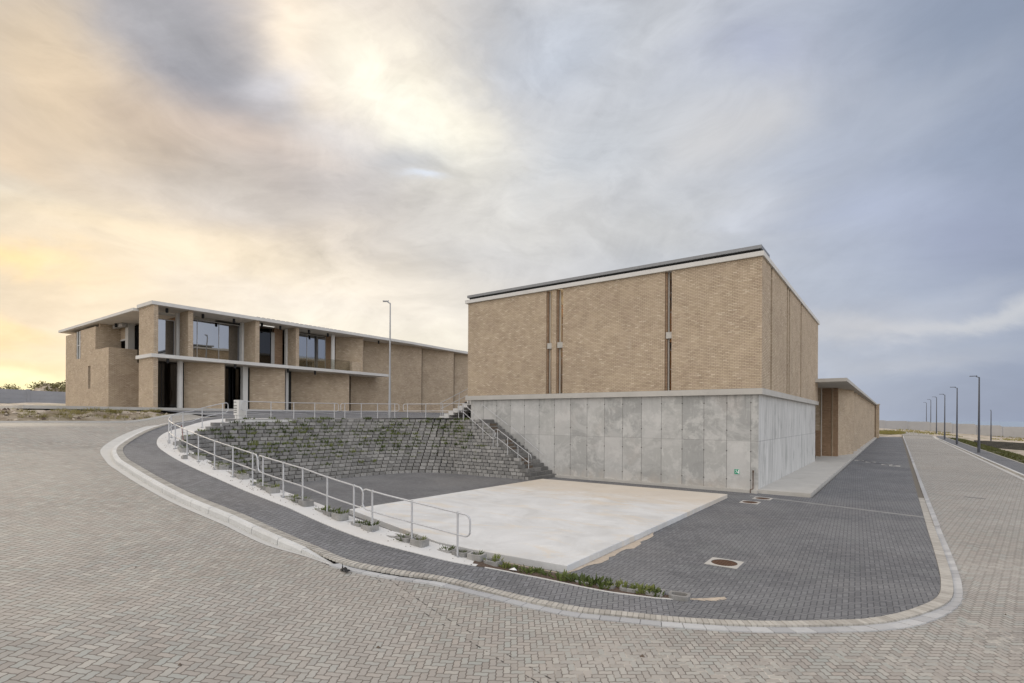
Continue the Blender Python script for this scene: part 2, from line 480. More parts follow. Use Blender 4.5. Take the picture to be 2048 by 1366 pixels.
def block_mat(name, k0):
    m, p = mat(name)
    g = X.nt.nodes.new('ShaderNodeNewGeometry'); pos = X(g.outputs['Position']); w = X(g.outputs['Random Per Island'])
    oi = X.nt.nodes.new('ShaderNodeObjectInfo')
    w = (w+X(oi.outputs['Random'])).fract()
    x, y, z = sep(pos)
    a = noise(pos, 3.0, 6, 0.7); b = noise(pos, 22, 5, 0.7); c = noise(comb(x*6, y*6, z*1.2), 1.0, 4, .6); d = noise(pos, .35, 3, .5)
    col = ramp(w, [(0, (.21*k0, .204*k0, .194*k0)), (.5, (.285*k0, .276*k0, .26*k0)), (1, (.37*k0, .358*k0, .336*k0))])
    col = mixc(step(a, .45, .65)*.45, col, (.17*k0, .165*k0, .15*k0))
    col = mixc(step(c, .56, .7)*.3, col, (.42*k0, .41*k0, .39*k0))
    q = (.82+b*.25+d*.15)
    setc(p, mixc(1.0, col, comb(q, q, q), 'MULTIPLY')); bump(p, b+a, .5, .008)
    return m

M = {}
M['brick'] = brick_mat("buff_brick")
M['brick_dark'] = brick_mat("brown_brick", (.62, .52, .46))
M['pav_road'] = paver_mat("grey_pavers", YAW, [(0, (.27, .25, .225)), (.2, (.335, .305, .275)), (.4, (.30, .292, .268)), (.6, (.355, .32, .285)), (.8, (.32, .325, .30)), (1, (.40, .375, .335))],
                          (.13, .112, .096), (.40, .375, .34), dust=0.8, line=True, wav=0.045)
M['pav_dark'] = paver_mat("charcoal_pavers", R_(3), [(0, (.125, .125, .13)), (.5, (.15, .15, .155)), (1, (.18, .18, .185))], (.055, .055, .06), (.235, .235, .235), jw=0.06, wav=0.05)
M['pav_walk'] = paver_mat("walk_pavers", R_(24), [(0, (.13, .13, .135)), (.5, (.16, .16, .165)), (1, (.20, .20, .21))], (.05, .05, .055), (.22, .22, .225), jw=0.06, pstr=0.55, wav=0.05)
M['concrete'] = concrete_mat("raw_concrete", (.46, .44, .40), 0.18)
M['concrete_lt'] = concrete_mat("pale_concrete", (.60, .585, .55), 0.14, stain_a=0.15)
M['concrete_wh'] = concrete_mat("cast_concrete_white", (.60, .59, .565), 0.16, stain=(.55, .5, .43), stain_a=0.3)
M['kerb'] = concrete_mat("kerb_concrete", (.56, .555, .53), 0.22, stain=(.42, .40, .36), stain_a=0.4, scale=2)
M['gutter'] = concrete_mat("gutter_concrete", (.50, .49, .46), 0.16, stain=(.52, .5, .45), stain_a=0.4, scale=2)
M['plinth'] = plinth_front_mat()
M['slab'] = slab_mat()
M['soffit'] = concrete_mat("soffit_concrete", (.60, .55, .48), 0.2)  # warm pale tone paints in light bounced onto the undersides
M['beige'] = concrete_mat("beige_brick", (.46, .405, .32), 0.3, scale=5)
M['beige_d'] = plain("beige_brick_edge", (.16, .14, .11))
M['block'] = block_mat('block_concrete', 1.0); M['block_s'] = block_mat('step_block_concrete', .62)
M['soil'] = plain("dry_soil", (.13, .10, .075), 0.95, var=0.5, scale=20, bmp=0.8)
M['bark'] = plain("bark_mulch", (.11, .08, .06), 0.95, var=0.9, scale=35, bmp=1.0)
M['steel'] = plain("galvanised_steel", (.52, .52, .52), 0.45, 0.35, var=0.12, scale=14)
M['pole'] = plain("painted_pole_steel", (.085, .09, .105), 0.5, 0.2, var=0.08, scale=3)
M['pole_lt'] = plain("grey_pole_steel", (.36, .365, .37), 0.5, 0.2, var=0.08, scale=3)
M['rust'] = plain("rusty_iron", (.12, .07, .045), 0.8, 0.3, var=0.6, scale=30, bmp=0.5)
M['dark'] = plain("black_metal", (.02, .02, .021), 0.5, 0.2)
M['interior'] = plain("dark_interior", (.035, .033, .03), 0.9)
M['wood'] = plain("warm_wood", (.36, .20, .09), 0.6, var=0.5, scale=4)
M['ply'] = plain("honey_plywood", (.50, .33, .16), 0.6, var=0.3, scale=3)
M['sheet'] = plain("roof_sheeting", (.17, .175, .18), 0.5, 0.5)
M['flash'] = plain("grey_flashing", (.24, .245, .25), 0.5, 0.4)
M['frame'] = plain("aluminium_frame", (.42, .41, .39), 0.5, 0.3)
M['glass'] = glass_mat("tinted_glass", (.16, .17, .18), 0.36)
M['glass_d'] = glass_mat("dark_glass", (.10, .10, .10), 0.05)
M['glass_c'] = glass_mat("clear_glass", (.85, .86, .84), 0.08)
M['sand'] = sand_mat("pale_sand", (.33, .275, .21), (.52, .46, .38), (.20, .18, .10), 0.6)
M['sandbank'] = sand_mat("scrub_sand", (.24, .185, .13), (.50, .43, .34), (.15, .12, .065), 0.65)
M['spill'] = plain("spilt_sand", (.47, .395, .31), 0.95, var=0.3, scale=9, bmp=0.6)
M['verge'] = sand_mat("verge_soil", (.075, .07, .03), (.11, .095, .045), (.06, .075, .02), 0.7)
M['grass'] = leaf_mat("grass_blade", (.06, .065, .022), (.11, .115, .035), (.19, .17, .065))
M['leaf'] = leaf_mat("succulent_leaf", (.04, .055, .016), (.085, .11, .03), (.17, .185, .055))
M['leaf_d'] = leaf_mat("dark_leaf", (.035, .05, .014), (.075, .10, .025), (.14, .16, .045))  # darker green for the extra succulents in the wall
M['leaf_y'] = leaf_mat("dry_weed", (.15, .13, .04), (.25, .22, .07), (.36, .30, .13))
M['bush'] = leaf_mat("bush_leaf", (.05, .05, .018), (.10, .095, .03), (.17, .14, .05))
M['sett'] = concrete_mat("sett_concrete", (.24, .238, .23), .3, scale=4)
M['haze_blue_sea'] = plain("haze_painted_sea", (.27, .33, .41), 0.55, var=.04, scale=.01)  # far sea plain, with distance haze painted into its blue-grey colour
M['precast'] = concrete_mat("precast_wall", (.36, .365, .38), 0.12, scale=0.6, stain=(.29, .29, .29))  # bluish cast of the base colour paints in distance haze
M['green'] = plain("sign_green", (.0, .30, .16), 0.4, var=0.02)
M['whitep'] = plain("white_paint", (.80, .80, .78), 0.5, var=0.05)
M['lampglow'] = emit_mat("lamp_glow", (1.0, .80, .50), 14.0)
M['tubeglow'] = emit_mat("batten_diffuser", (.95, .93, .88), 0.9)
M['redp'] = plain("red_paint_rod", (.20, .07, .05), 0.6, var=0.3)

# ------------------------------------------------------------------ mesh helpers
class MB:
    def __init__(s): s.v = []; s.f = []; s.m = []
    def add(s, vs, fs, mi=0):
        o = len(s.v); s.v += [tuple(q) for q in vs]; s.f += [tuple(i+o for i in f) for f in fs]; s.m += [mi]*len(fs)
    def box(s, x0, x1, y0, y1, z0, z1, mi=0):
        s.add([(x0, y0, z0), (x1, y0, z0), (x1, y1, z0), (x0, y1, z0), (x0, y0, z1), (x1, y0, z1), (x1, y1, z1), (x0, y1, z1)],
              [(0, 3, 2, 1), (4, 5, 6, 7), (0, 1, 5, 4), (1, 2, 6, 5), (2, 3, 7, 6), (3, 0, 4, 7)], mi)
    def prism(s, pts, z0, z1, mi=0):
        a = sum(pts[i][0]*pts[(i+1) % len(pts)][1]-pts[(i+1) % len(pts)][0]*pts[i][1] for i in range(len(pts)))
        if a < 0: pts = pts[::-1]
        n = len(pts)
        zz0 = z0 if isinstance(z0, (list, tuple)) else [z0]*n
        zz1 = z1 if isinstance(z1, (list, tuple)) else [z1]*n
        s.add([(p[0], p[1], q) for p, q in zip(pts, zz0)]+[(p[0], p[1], q) for p, q in zip(pts, zz1)],
              [tuple(range(n))[::-1], tuple(range(n, 2*n))]+[(i, (i+1) % n, n+(i+1) % n, n+i) for i in range(n)], mi)
    def wall(s, a, b, t, z0, z1, mi=0):
        """vertical wall whose outer face runs a->b; thickness t to the left of the run"""
        d = Vector((b[0]-a[0], b[1]-a[1])).normalized(); n = Vector((-d.y, d.x))*t
        s.prism([a, b, (b[0]+n.x, b[1]+n.y), (a[0]+n.x, a[1]+n.y)], z0, z1, mi)
    def tube(s, P, r, n=8, closed=False, mi=0, caps=True, r1=None):
        P = [Vector(q) for q in P]; N = len(P); rings = []
        for i, q in enumerate(P):
            if closed: t = P[(i+1) % N]-P[i-1]
            else: t = (P[min(i+1, N-1)]-P[max(i-1, 0)])
            t.normalize()
            up = Vector((0, 0, 1)) if abs(t.z) < 0.95 else Vector((1, 0, 0))
            a = t.cross(up).normalized(); b = a.cross(t).normalized()
            rr = r if r1 is None else r+(r1-r)*i/(N-1)
            rings.append([q+(a*math.cos(k*2*math.pi/n)+b*math.sin(k*2*math.pi/n))*rr for k in range(n)])
        vs = [v for rg in rings for v in rg]; fs = []
        for i in range(N if closed else N-1):
            for k in range(n):
                j = (i+1) % N
                fs.append((i*n+k, i*n+(k+1) % n, j*n+(k+1) % n, j*n+k))
        if not closed and caps:
            fs.append(tuple(range(n))); fs.append(tuple(range((N-1)*n, N*n))[::-1])
        s.add(vs, fs, mi)
    def build(s, name, mats, parent=None, loc=(0, 0, 0), smooth=False, link=True):
        me = bpy.data.meshes.new(name)
        L = Vector(loc)
        me.from_pydata([(x-L.x, y-L.y, z-L.z) for x, y, z in s.v], [], s.f)
        for mm in (mats if isinstance(mats, (list, tuple)) else [mats]): me.materials.append(M[mm] if isinstance(mm, str) else mm)
        me.polygons.foreach_set('material_index', s.m)
        if smooth: me.polygons.foreach_set('use_smooth', [True]*len(s.f))
        me.update()
        bm = bmesh.new(); bm.from_mesh(me); bmesh.ops.recalc_face_normals(bm, faces=bm.faces[:]); bm.to_mesh(me); bm.free()
        o = bpy.data.objects.new(name, me); o.location = loc
        if link: C.objects.link(o)
        if parent: o.parent = parent; o.matrix_parent_inverse = Matrix.Translation(parent.location).inverted() if False else Matrix.Identity(4); o.location = Vector(loc)-world_loc(parent)
        return o


def world_loc(o):
    v = Vector(o.location)
    while o.parent: o = o.parent; v += Vector(o.location)
    return v


def tag(o, label=None, cat=None, group=None, kind=None):
    if label: o['label'] = label
    if cat: o['category'] = cat
    if group: o['group'] = group
    if kind: o['kind'] = kind
    return o


def empty(name, loc, label, cat, group=None, rz=0):
    o = bpy.data.objects.new(name, None); C.objects.link(o); o.location = loc; o.rotation_euler = (0, 0, rz)
    o.empty_display_size = 0.2
    return tag(o, label, cat, group)


def copy_tree(o, parent=None):
    c = o.copy(); C.objects.link(c)
    if parent: c.parent = parent
    for ch in list(o.children): copy_tree(ch, c)
    return c


def spline(P, n=10):
    out = []; N = len(P)
    for i in range(N-1):
        p0 = P[max(i-1, 0)]; p1 = P[i]; p2 = P[i+1]; p3 = P[min(i+2, N-1)]
        for j in range(n):
            t = j/n
            out.append(tuple(.5*((2*b)+(-a+c)*t+(2*a-5*b+4*c-d)*t*t+(-a+3*b-3*c+d)*t**3) for a, b, c, d in zip(p0, p1, p2, p3)))
    out.append(tuple(P[-1])); return out


class Path:
    def __init__(s, pts):
        s.p = [Vector(q) for q in pts]; s.a = [0.0]
        for i in range(1, len(s.p)): s.a.append(s.a[-1]+(s.p[i]-s.p[i-1]).length)
        s.len = s.a[-1]
    def at(s, d):
        d = min(max(d, 0), s.len)
        lo, hi = 0, len(s.a)-1
        while hi-lo > 1:
            m = (lo+hi)//2
            if s.a[m] <= d: lo = m
            else: hi = m
        t = (d-s.a[lo])/max(1e-9, s.a[hi]-s.a[lo])
        return s.p[lo].lerp(s.p[hi], t)
    def tan(s, d):
        v = s.at(min(d+0.15, s.len))-s.at(max(d-0.15, 0)); return v.normalized()
    def off(s, d, o):
        t = s.tan(d); p = s.at(d); return Vector((p.x+t.y*o, p.y-t.x*o))   # o>0: right of travel


# ------------------------------------------------------------------ ground heights
ZS = [(-60, 3.0), (-31, 2.97), (-30.4, 2.92), (-29.5, 2.75), (-28.4, 2.54), (-27.5, 2.36), (-26.2, 2.14), (-24.3, 1.92), (-22.7, 1.74), (-21, 1.58), (-19.5, 1.44), (-17.9, 1.29),
      (-16.4, 1.14), (-14.4, .96), (-13.2, .84), (-12.3, .7), (-11.2, .54), (-10.4, .42), (-9.4, .27), (-8.15, .1), (-6.5, -.08), (-4.6, -.17), (60, -.17)]
def it(T, x):
    for (a, b), (c, d) in zip(T, T[1:]):
        if x <= c: return b+(d-b)*(x-a)/(c-a)
    return T[-1][1]
def sst(a, b, x):
    t = min(1, max(0, (x-a)/(b-a))); return t*t*(3-2*t)
def terr(x, y): return 3.14+max(0, min(.16, (y-18)*.015))+max(0, min(11.5, -29.5-x))*.05
def G(x, y):
    if y > 12 and x < -12:
        t = sst(11.5, 15, y)
        z = it(ZS, x)
        z = z+(terr(x, y)-z)*t
    else:
        z = it(ZS, x-max(0, 6.5-y)*0.5)
    if x < -37.5 and y < 15: z = max(z, min(3.0+(-37.5-x)*.20, 3.62))
    if x < -41: z = max(z, 3.2)
    if x > 7.5:
        b = sst(8, 12, x)*(0.9 if y < 150 else max(0, 0.9-(y-150)*0.05))
        z -= b*sst(30, 50, y)
    if y > 230: z = -1.5
    elif y > 125:
        t = sst(125, 168, y); z = z+(1.25-max(0, min(1.5, (x+2)*0.06))-z)*t if x > -60 else z
    return z

# ------------------------------------------------------------------ the paths of kerb, pavement strip and wall
Kp = Path(spline([(-33.0, 17.5), (-32.6, 15.5), (-31.8, 13.2), (-30.3, 11.4), (-28.7, 9.95), (-27, 8.75), (-25.2, 7.8), (-23, 7.2), (-21, 6.95), (-18.5, 6.7), (-16, 6.55), (-13.8, 6.55), (-11.7, 6.65),
                (-10.4, 6.75), (-9.6, 6.8), (-9.0, 6.95), (-8.3, 7.3), (-7.5, 7.75), (-6.6, 8.02), (-5.6, 8.17), (-4.7, 8.38), (-3.9, 8.68), (-3.1, 8.98), (-2.3, 9.38), (-1.55, 9.87), (-.8, 10.48), (-.25, 11.0),
                (.25, 11.75), (.70, 12.75), (.90, 13.5), (.98, 14.4), (1.02, 15.7), (1.03, 18.4), (1.02, 21), (1.02, 25.6), (1.02, 34), (1.05, 60), (1.08, 100), (1.1, 139)]))
Ep = Path(spline([(-30.9, 17.5), (-30.7, 15.5), (-30.4, 13.8), (-29.7, 12.4), (-28.6, 11.0), (-27.2, 10.0), (-25.2, 9.25), (-22.7, 8.8), (-20, 8.45), (-17.2, 8.2), (-14.6, 8.02), (-12, 7.98), (-10.4, 8.08), (-9.2, 8.38), (-8.0, 8.75), (-7.5, 8.95),
                (-7.3, 9.08), (-6.38, 9.4), (-5.03, 9.62), (-3.86, 9.9), (-3.42, 10.09)]))
Lp = Path(spline([(-7.6, 9.2), (-8.15, 9.1), (-9.4, 8.85), (-10.5, 8.62), (-12.3, 8.48), (-14.5, 8.5), (-16.6, 8.65), (-19.6, 8.9), (-22.7, 9.35), (-25.2, 9.75), (-26.8, 10.3), (-27.9, 11.1), (-28.6, 12.2), (-29, 13.4), (-29.1, 14.8), (-29.1, 18),
                (-29.1, 21.5), (-28.7, 24.5), (-27.4, 26.5), (-25.4, 27.4), (-23.6, 27.6)]))
Fp = Path(spline([(-3.35, 10.38), (-5, 10.08), (-6.5, 9.85), (-8, 9.62), (-10, 9.35), (-12, 9.4), (-14, 9.62), (-16, 9.98), (-18, 10.4), (-20, 10.85), (-22.4, 11.35), (-24.2, 12.0), (-25.2, 12.75), (-25.7, 13.8), (-25.75, 15.5), (-25.6, 18), (-25.45, 20.5),
                (-25, 22.6), (-24, 24.0), (-22.5, 24.5), (-20, 24.55), (-17.6, 24.6), (-16.3, 24.6)]))
COURT = -0.17

def strip(name, pathA, offA, pathB, offB, s0, s1, n, dz, matn, label=None, cat=None, kind='structure', extra=None, across=1):
    """sheet lofted between two offset paths, draped on the ground"""
    mb = MB(); vs = []; fs = []
    for i in range(n+1):
        t = i/n
        a = pathA.off(s0[0]+(s0[1]-s0[0])*t, offA); b = pathB.off(s1[0]+(s1[1]-s1[0])*t, offB)
        for j in range(across+1):
            q = a.lerp(b, j/across); vs.append((q.x, q.y, G(q.x, q.y)+dz))
    w = across+1
    for i in range(n):
        for j in range(across): fs.append((i*w+j, i*w+j+1, (i+1)*w+j+1, (i+1)*w+j))
    mb.add(vs, fs)
    o = mb.build(name, matn)
    return tag(o, label, cat, None, kind)

def near_d(path, x, y):
    return min((((path.at(d*0.1)-Vector((x, y))).length, d*0.1) for d in range(int(path.len*10)+1)))[1]

# ---- base ground: one sheet to the horizon
def ground():
    xs = sorted(set([-3000, -1500, -700, -350, -200, -150, -120, -100, -85] + [-75+i*1.0 for i in range(0, 30)] + [-45+i*0.5 for i in range(0, 112)] + [11+i*2 for i in range(0, 35)] + [85, 110, 150, 200, 350, 700, 1500, 3000]))
    ys = sorted(set([-3000, -1000, -300, -120, -60, -30] + [-20+i*2 for i in range(0, 10)] + [i*0.5 for i in range(0, 64)] + [32+i*2 for i in range(0, 75)] + [185, 200, 220, 260, 320, 450, 700, 1200, 2000, 3500]))
    foot = [Fp.at(i*0.5) for i in range(int(Fp.len*2))]
    poly = [Fp.at(i*0.5) for i in range(int(Fp.len*2)+1)]+[Vector((-16.3, 30)), Vector((0.4, 30)), Vector((.4, 10.6)), Vector((-3.3, 10.6))]
    def pit(x, y):
        # the sunken court: inside the foot of the terraced wall
        c = False; n = len(poly)
        for i in range(n):
            a, b = poly[i], poly[i-1]
            if (a.y > y) != (b.y > y) and x < (b.x-a.x)*(y-a.y)/(b.y-a.y)+a.x: c = not c
        return c
    vs = []; fs = []
    for y in ys:
        for x in xs:
            if pit(x, y): z = -0.6
            elif x > -23.6 and x < -5 and 26 < y < 49: z = -0.6
            else:
                z = G(max(-90, min(90, x)), max(-40, min(190, y)))-0.07
                if -41.5 < x < 8.2 and y < 141: z -= 0.25
                if x < -48: z += 1.1*sst(-50, -75, x) if False else 1.0*sst(50, 78, -x)
                if x > 8.2 or y > 140 or x < -42:
                    z += 0.04+0.10*math.sin(x*0.7+math.sin(y*0.31)*2)*math.sin(y*0.45)*min(1, max(0, max(x-11, y-145, -x-50)/10))
                if -30.5 < x < -2.5 and 8.5 < y < 29:
                    d, q = min(((f-Vector((x, y))).length, k) for k, f in enumerate(foot))
                    f = foot[q]; sbk = .17 if y < 13.5 else .19
                    z = min(z-0.08, COURT-.42+.2*d/sbk)
                    if x > -24 and y > 24: z = min(z, max(-.6, COURT-.9+.2*(-17.2-x)/.295))
            vs.append((x, y, z))
    n = len(xs)
    for j in range(len(ys)-1):
        for i in range(n-1): fs.append((j*n+i, j*n+i+1, (j+1)*n+i+1, (j+1)*n+i))
    mb = MB(); mb.add(vs, fs); o = mb.build("ground", 'sand'); tag(o, kind='structure')
ground()

# ---- the road: a paved sheet from the far left round the corner to the straight road on the right
def road():
    key = [(0, (-37.2, 17.5)), (2, (-37.2, 15)), (5, (-37.0, 11)), (8, (-36.6, 7)), (11, (-36.2, 2)), (14, (-36, -10)), (18, (-34, -25)), (22, (-20, -28)), (26, (-10, -28)), (30, (-2, -28)), (34, (6.2, -20)), (38, (6.2, 2)), (40, (6.2, 10)), (44, (6.2, 16)),
           (52, (6.2, 26)), (62, (6.2, 36)), (88, (6.2, 60)), (128, (6.2, 100)), (Kp.len, (6.2, 139))]
    ks = [k for k, _ in key]
    dtt = near_d(Kp, -9.45, 6.8)
    mb = MB(); vs = []; fs = []; n = 260; w = 26
    for i in range(n+1):
        d = Kp.len*((i/n)**1.0) if True else 0
        d = (i/180*55) if i <= 180 else 55+(i-180)/80*(Kp.len-55)
        kx, ky = Kp.at(d); ro = .27-(.14*sst(11.0, 13.8, ky) if kx > -1 else 0)
        if d < dtt: ro = .14+.25+0.25*sst(23, 27, -kx)-(0.15*sst(dtt-2.5, dtt, d))-.03
        a = Kp.off(d, ro); drop = 0.125*(1-sst(dtt-2.2, dtt, d))
        j = max(k for k in range(len(ks)) if ks[k] <= d+1e-6); j = min(j, len(ks)-2)
        t = (d-ks[j])/(ks[j+1]-ks[j]); q1 = Vector(key[j][1]); q2 = Vector(key[j+1][1])
        b = q1.lerp(q2, min(1, t))
        for k in range(w+1):
            q = a.lerp(b, (k/w)**1.5); vs.append((q.x, q.y, G(q.x, q.y)-0.01-drop*(1-(k/w)**1.5)))
    for i in range(n):
        for k in range(w): fs.append((i*(w+1)+k, i*(w+1)+k+1, (i+1)*(w+1)+k+1, (i+1)*(w+1)+k))
    mb.add(vs, fs); tag(mb.build("road", 'pav_road'), kind='structure')
    # the road bending away to the left beyond the long wing
    mb = MB(); vs = []; fs = []
    ctr = spline([(3.65, 139), (3.5, 143), (2, 149), (-2, 154.5), (-9, 158.5), (-20, 161), (-40, 163)], 8)
    P = Path(ctr)
    for i in range(41):
        d = P.len*i/40
        for s in (-2.6, 2.6):
            q = P.off(d, s); vs.append((q.x, q.y, G(q.x, q.y)+0.03))
    for i in range(40): fs.append((2*i, 2*i+1, 2*i+3, 2*i+2))
    mb.add(vs, fs); tag(mb.build("road_bend", 'pav_road'), kind='structure')
road()

# ---- dark lot inside the kerb: flat court plus the upper parking terrace and the walk
def court():
    mb = MB()
    pts = []
    d0 = near_d(Kp, -4.6, 8.4)
    d = d0
    while d < Kp.len:
        q = Kp.off(d, -0.20); pts.append((q.x, q.y)); d += 0.4 if d < 56 else 8
    pts.append((.9, 139)); pts += [(-3.0, 139), (-3.0, 26.9), (-26.4, 27.5), (-26.9, 12.4), (-22, 10.9), (-18, 9.9), (-12, 9.2), (-7.6, 9.3), (-5.0, 9.75), (-4.6, 9.72)]
    mb.add([(x, y, COURT+(0.003)) for x, y in pts], [tuple(range(len(pts)))])
    o = mb.build("paved_court", 'pav_dark'); tag(o, kind='structure')
    me = o.data; bm = bmesh.new(); bm.from_mesh(me); bmesh.ops.triangulate(bm, faces=bm.faces[:]); bm.to_mesh(me); bm.free()
court()
dK1 = near_d(Kp, -3.0, 9.0); dE1 = Ep.len
strip("pavement", Kp, -0.20, Ep, 0.0, (0, dK1), (0, Ep.len), 100, 0.006, 'pav_walk', across=4)
# white cast strip that carries the railing
def white_strip():
    mb = MB(); n = 120; vs = []; fs = []
    dE = near_d(Ep, -7.5, 8.95); dL = 0.0
    pts = []
    for i in range(n+1):
        t = i/n
        a = Ep.at(t*dE); dl = near_d(Lp, a.x, a.y)
        b = Lp.off(dl, 0.42)
        pts.append((a, b))
    for a, b in pts:
        for k, q in enumerate((a, a.lerp(b, .5), b)):
            z = G(q.x, q.y); vs.append((q.x, q.y, z+0.022))
        vs.append((a.x, a.y, G(a.x, a.y)-.1)); vs.append((b.x, b.y, G(b.x, b.y)-.12))
    for i in range(n):
        o = i*5; p = o+5
        fs += [(o, o+1, p+1, p), (o+1, o+2, p+2, p+1), (o+3, o, p, p+3), (o+2, o+4, p+4, p+2)]
    o = n*5; fs += [(o, o+1, o+2, o+4, o+3)]
    mb.add(vs, fs); tag(mb.build("concrete_strip", 'concrete_wh'), kind='structure')
    # the same strip behind the upper railing
    mb = MB(); vs = []; fs = []
    d0 = near_d(Lp, -29.1, 15.5); n = 60
    for i in range(n+1):
        d = d0+(Lp.len-d0)*i/n
        a = Lp.off(d, -0.45); b = Lp.off(d, 0.42)
        vs += [(a.x, a.y, G(a.x, a.y)+.03), (b.x, b.y, G(b.x, b.y)+.03)]
    for i in range(n): fs.append((2*i, 2*i+1, 2*i+3, 2*i+2))
    mb.add(vs, fs); tag(mb.build("terrace_edge_strip", 'concrete'), kind='structure')
white_strip()

# upper terrace parking lot
def terrace():
    mb = MB(); vs = []; fs = []
    ys = [15.2+i*0.9 for i in range(40)]
    for y in ys:
        for k in range(9):
            t = k/8; xr = -29.5 if y < 25 else -29.5+min(6.0, (y-25)*3)
            x = -40.45+(xr+40.45)*t
            if y < 17 and k == 0: x = -40.45
            vs.append((x, y, G(x, y)+0.012))
    for j in range(len(ys)-1):
        for k in range(8): fs.append((j*9+k, j*9+k+1, (j+1)*9+k+1, (j+1)*9+k))
    mb.add(vs, fs); tag(mb.build("parking_terrace", 'pav_walk'), kind='structure')
    # painted bay lines
    mb = MB()
    for y in [17.5+i*2.6 for i in range(9)]:
        a = [(-40.2, y), (-35.4, y+.0), (-35.4, y+.1), (-40.2, y+.1)]
        mb.add([(x, q, G(x, q)+.024) for x, q in a], [(0, 1, 2, 3)])
    mb.add([(x, q, G(x, q)+.020) for x, q in ((-35.35, 17.5), (-35.2, 17.5), (-35.2, 40), (-35.35, 40))], [(0, 1, 2, 3)])
    tag(mb.build("bay_lines", 'whitep'), kind='structure')
terrace()

# kerbs: a beige header course, precast kerb units and the gutter
def kerbs():
    mb = MB(); d = 0.0; dm = near_d(Kp, 1.02, 30)
    while d < dm:
        l = 0.098
        a = Kp.off(d, -0.205); b = Kp.off(d, -0.004); c = Kp.off(d+l-.008, -0.004); e = Kp.off(d+l-.008, -0.205)
        z = max(G(a.x, a.y), G(b.x, b.y))+random.uniform(.010, .015)
        mb.prism([tuple(a), tuple(b), tuple(c), tuple(e)], z-.05, z)
        d += l
    tag(mb.build("beige_header_course", 'beige'), kind='structure')
    strip("header_joint", Kp, -0.21, Kp, 0.0, (0, Kp.len), (0, Kp.len), 300, 0.004, 'beige_d')
    # kerb units
    mb = MB(); d = 0.0
    dt0 = near_d(Kp, -10.45, 6.75); dt1 = near_d(Kp, -9.45, 6.8)
    while d < dt0-0.01:
        x = Kp.at(d).x
        l = 1.0
        if x < -21.5: l = 0.33
        l = min(l, dt0-d)
        if dt0-d-l < 0.3: l = dt0-d
        e = d+l-.020
        q = [Kp.off(d, 0), Kp.off(e, 0), Kp.off(e, 0.15), Kp.off(d, 0.15)]
        hgt = 0.0
        zt = [G(p.x, p.y)+.014 for p in (q[0], q[1], q[1], q[0])]
        # low upstand: face drops to the gutter
        i0 = [Kp.off(d, .012), Kp.off(e, .012), Kp.off(e, 0.115), Kp.off(d, 0.115)]
        vs = [(p.x, p.y, z-.30) for p, z in zip(q, zt)]+[(q[0].x, q[0].y, zt[0]), (q[1].x, q[1].y, zt[1]), (i0[2].x, i0[2].y, zt[1]), (i0[3].x, i0[3].y, zt[0]), (q[2].x, q[2].y, zt[1]-.045), (q[3].x, q[3].y, zt[0]-.045)]
        fs = [(4, 5, 6, 7), (7, 6, 8, 9), (9, 8, 2, 3), (0, 1, 5, 4), (0, 4, 7, 9, 3), (1, 2, 8, 6, 5)]
        mb.add(vs, fs); d += l
    # dropped transition unit
    a, b = Kp.off(dt0, 0), Kp.off(dt1, 0); c, e = Kp.off(dt1, .17), Kp.off(dt0, .15)
    za, zb = G(a.x, a.y)+.014, G(b.x, b.y)+.0
    mb.prism([tuple(a), tuple(b), tuple(c), tuple(e)], [za-.3]*4, [za, zb-.02, zb-.10, za-.01][::1])
    tag(mb.build("kerb", 'kerb'), kind='structure')
    # flush channel blocks on the lower bend
    mb = MB(); d = dt1+.01; n = 0
    while d < Kp.len:
        x, y = Kp.at(d)
        l = 0.345 if y < 30 else 2.0
        e = d+l-.010
        wd = .28-.14*sst(11.0, 13.5, y)*(1 if x > 0 else 0); wd = .28-.14*sst(11.0, 13.8, y) if x > -1 else .28
        q = [Kp.off(d, 0.0), Kp.off(e, 0.0), Kp.off(e, wd), Kp.off(d, wd)]
        up = 0.012 if y < 22 else 0.06
        z = [G(p.x, p.y)+up for p in q]; z[2] -= .03; z[3] -= .03
        jz = random.uniform(-.003, .003)
        mb.prism([tuple(p) for p in q], [k-.12 for k in z], [k+jz for k in z]); d += l; n += 1
    tag(mb.build("channel_blocks", 'kerb_blocks'), kind='structure')
    # gutter beside the raised kerb: surface lowered with the road
    mb = MB(); vs = []; fs = []; N = 150
    for i in range(N+1):
        d = dt1*i/N
        w = 0.25+0.25*sst(23, 27, -Kp.at(d).x)-(0.15*sst(dt1-2.5, dt1, d))
        a = Kp.off(d, 0.14); b = Kp.off(d, 0.14+w)
        dr = .125*(1-sst(dt1-2.2, dt1, d)); vs += [(a.x, a.y, G(a.x, a.y)-.022-dr), (b.x, b.y, G(b.x, b.y)-.002-dr)]
    for i in range(N): fs.append((2*i, 2*i+1, 2*i+3, 2*i+2))
    mb.add(vs, fs); tag(mb.build("gutter", 'gutter'), kind='structure')


